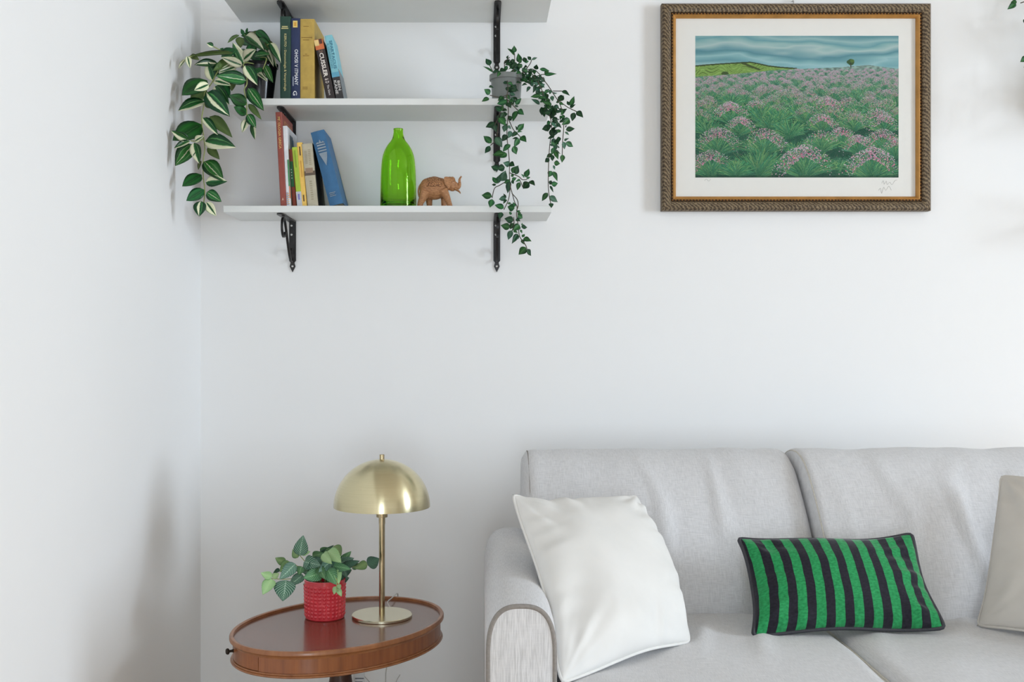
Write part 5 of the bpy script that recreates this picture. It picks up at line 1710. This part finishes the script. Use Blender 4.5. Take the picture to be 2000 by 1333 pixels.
def red_plant():
    Yfront = (EYE - SURF_Z) * FPX / (1216.5 - CY)
    R = 0.0432
    Yc = Yfront + R
    x = (634.5 - CX) / FPX * Yc
    H = EYE - (1137 - CY) / FPX * Yfront - SURF_Z - 0.004
    c = Vector((x, Yc, SURF_Z))
    root = thing('potted_plant', 'veined green plant in a red dimpled ceramic pot on the side table', 'plant', c)
    t = NT('red_ceramic')
    t.link(t.ramp(t.noise(t.coord(), 60, 2), [(0.3, srgb(216, 46, 60)), (0.7, srgb(228, 64, 74))]), t.b.inputs['Base Color'])
    t.b.inputs['Roughness'].default_value = 0.18
    t.b.inputs['Coat Weight'].default_value = 0.4
    # wall with rows of raised studs
    rows, per = 9, 28
    na, nz = per * 12, rows * 10 + 10
    V = []
    zs = np.linspace(0.0, H, nz)
    for z in zs:
        for i in range(na):
            a = 2*math.pi*i/na
            r = R * (0.955 + 0.045 * z / H)
            if z < 0.002: r -= 0.002 - z
            zz = (z - 0.005) / (H - 0.012) * rows
            b = 0
            if 0 < zz < rows:
                fu = (i / 12.0) % 1.0 - 0.5; fv = zz % 1.0 - 0.5
                d = math.hypot(fu * 2*math.pi*R/per, fv * (H - 0.012)/rows) / 0.0032
                if d < 1: b = 0.0018 * math.sqrt(1 - d*d)
            V.append((c.x + (r + b)*math.cos(a), c.y + (r + b)*math.sin(a), c.z + z))
    F = grid_faces(na, nz, True)
    k = len(V)
    for rr, z in ((R, H + 0.0012), (R - 0.0012, H + 0.0018), (R - 0.0032, H + 0.001), (R - 0.0036, H - 0.03), (R - 0.006, 0.008)):
        for i in range(na):
            a = 2*math.pi*i/na
            V.append((c.x + rr*math.cos(a), c.y + rr*math.sin(a), c.z + z))
    for j in range(5):
        a_ = (nz - 1)*na if j == 0 else k + (j-1)*na
        b_ = k + j*na
        for i in range(na):
            l = (i+1) % na
            F.append((a_+i, a_+l, b_+l, b_+i))
    F.append(tuple(range(na - 1, -1, -1))); F.append(tuple(k + 4*na + i for i in range(na)))
    o = mesh_obj('pot', V, F, t.m); autosmooth(o, 50); child(o, root)
    v, f = lathe_vf([(0.001, H-0.022), (R-0.005, H-0.022), (R-0.0055, H-0.014), (0.001, H-0.010)], 40, c)
    child(mesh_obj('soil', v, f, M['soil']), root)
    L = [(585,1086,592,1048,24,0,2.25,2.24), (582,1090,571,1074,14,3,2.27,2.27), (587,1082,606,1078,10,2,2.27,2.27), (557,1100,538,1091,14,3,2.26,2.25),
         (566,1098,547,1117,17,3,2.26,2.24), (546,1112,534,1120,7,4,2.26,2.25), (577,1102,547,1131,22,0,2.24,2.21), (589,1107,584,1122,16,1,2.25,2.23),
         (531,1128,510,1120,14,2,2.22,2.21), (532,1129,545,1121,11,2,2.22,2.22), (532,1132,513,1160,22,2,2.22,2.19), (559,1134,552,1173,36,0,2.22,2.19),
         (592,1124,565,1143,18,0,2.24,2.21), (718,1105,741,1091,22,4,2.28,2.29), (717,1101,694,1111,15,3,2.27,2.25), (688,1112,706,1100,9,1,2.28,2.28),
         (641,1076,664,1097,23,2,2.24,2.20), (631,1082,645,1100,17,2,2.23,2.19), (652,1067,666,1086,19,3,2.28,2.27), (664,1101,686,1077,13,1,2.28,2.29),
         (661,1102,690,1091,16,0,2.27,2.26), (667,1109,701,1096,14,4,2.26,2.25), (612,1094,651,1067,12,4,2.29,2.28), (594,1098,623,1104,24,0,2.25,2.21),
         (628,1094,600,1112,20,4,2.26,2.22), (629,1120,594,1129,24,1,2.23,2.20), (640,1112,655,1140,24,1,2.23,2.195), (660,1113,661,1140,14,2,2.225,2.195),
         (651,1106,682,1112,16,1,2.24,2.20), (622,1108,634,1130,16,1,2.23,2.20), (612,1110,604,1130,16,1,2.24,2.21), (670,1108,676,1128,12,0,2.26,2.22),
         (640,1090,656,1112,20,4,2.26,2.23), (610,1086,632,1082,14,1,2.28,2.27), (625,1078,645,1072,12,1,2.29,2.28), (645,1098,625,1116,18,0,2.25,2.21),
         (656,1146,652,1162,9,2,2.195,2.19), (660,1150,667,1166,9,2,2.195,2.19), (661,1142,664,1152,8,2,2.195,2.19), (680,1095,690,1106,13,0,2.29,2.28)]
    r = random.Random(2)
    for (bx, by, tx, ty, w, kind, Y0, Y1) in L:
        add_leaf(root, FM[kind], P(bx, by, Y0), P(tx, ty, Y1), w * 1.2 / FPX * Y0, Vector((r.uniform(-0.25, 0.25), -1, r.uniform(0.0, 0.35))))
    for i in range(26):
        a = r.uniform(0, 6.28); d = r.uniform(0.005, 0.034)
        b = c + Vector((math.cos(a)*d, math.sin(a)*d, H + r.uniform(-0.01, 0.03)))
        tp = b + Vector((math.cos(a)*0.02 + r.uniform(-.008, .008), math.sin(a)*0.016, r.uniform(-0.008, 0.014)))
        add_leaf(root, FM[r.choice((0, 1, 4, 4))], b, tp, r.uniform(0.013, 0.021), Vector((r.uniform(-0.5, 0.5), -1, r.uniform(0.2, 1.2))))
    s0 = c + Vector((0, 0, H - 0.012))
    for ps in ([(610,1118,2.27),(590,1112,2.26),(570,1100,2.26),(556,1098,2.26)], [(606,1125,2.26),(590,1128,2.24),(560,1132,2.22),(530,1131,2.22)],
               [(612,1118,2.27),(596,1098,2.26),(586,1086,2.255)], [(660,1118,2.27),(690,1108,2.28),(718,1104,2.28)], [(640,1110,2.26),(650,1090,2.26),(645,1076,2.26)],
               [(655,1130,2.21),(658,1142,2.19),(657,1150,2.19),(661,1156,2.19)], [(634,1110,2.27),(628,1095,2.27),(620,1086,2.28)]):
        stem(root, [s0 + Vector((0, 0, -0.002))] + [P(*p) for p in ps], 0.0009, M['stem_green'], sides=5)
red_plant()
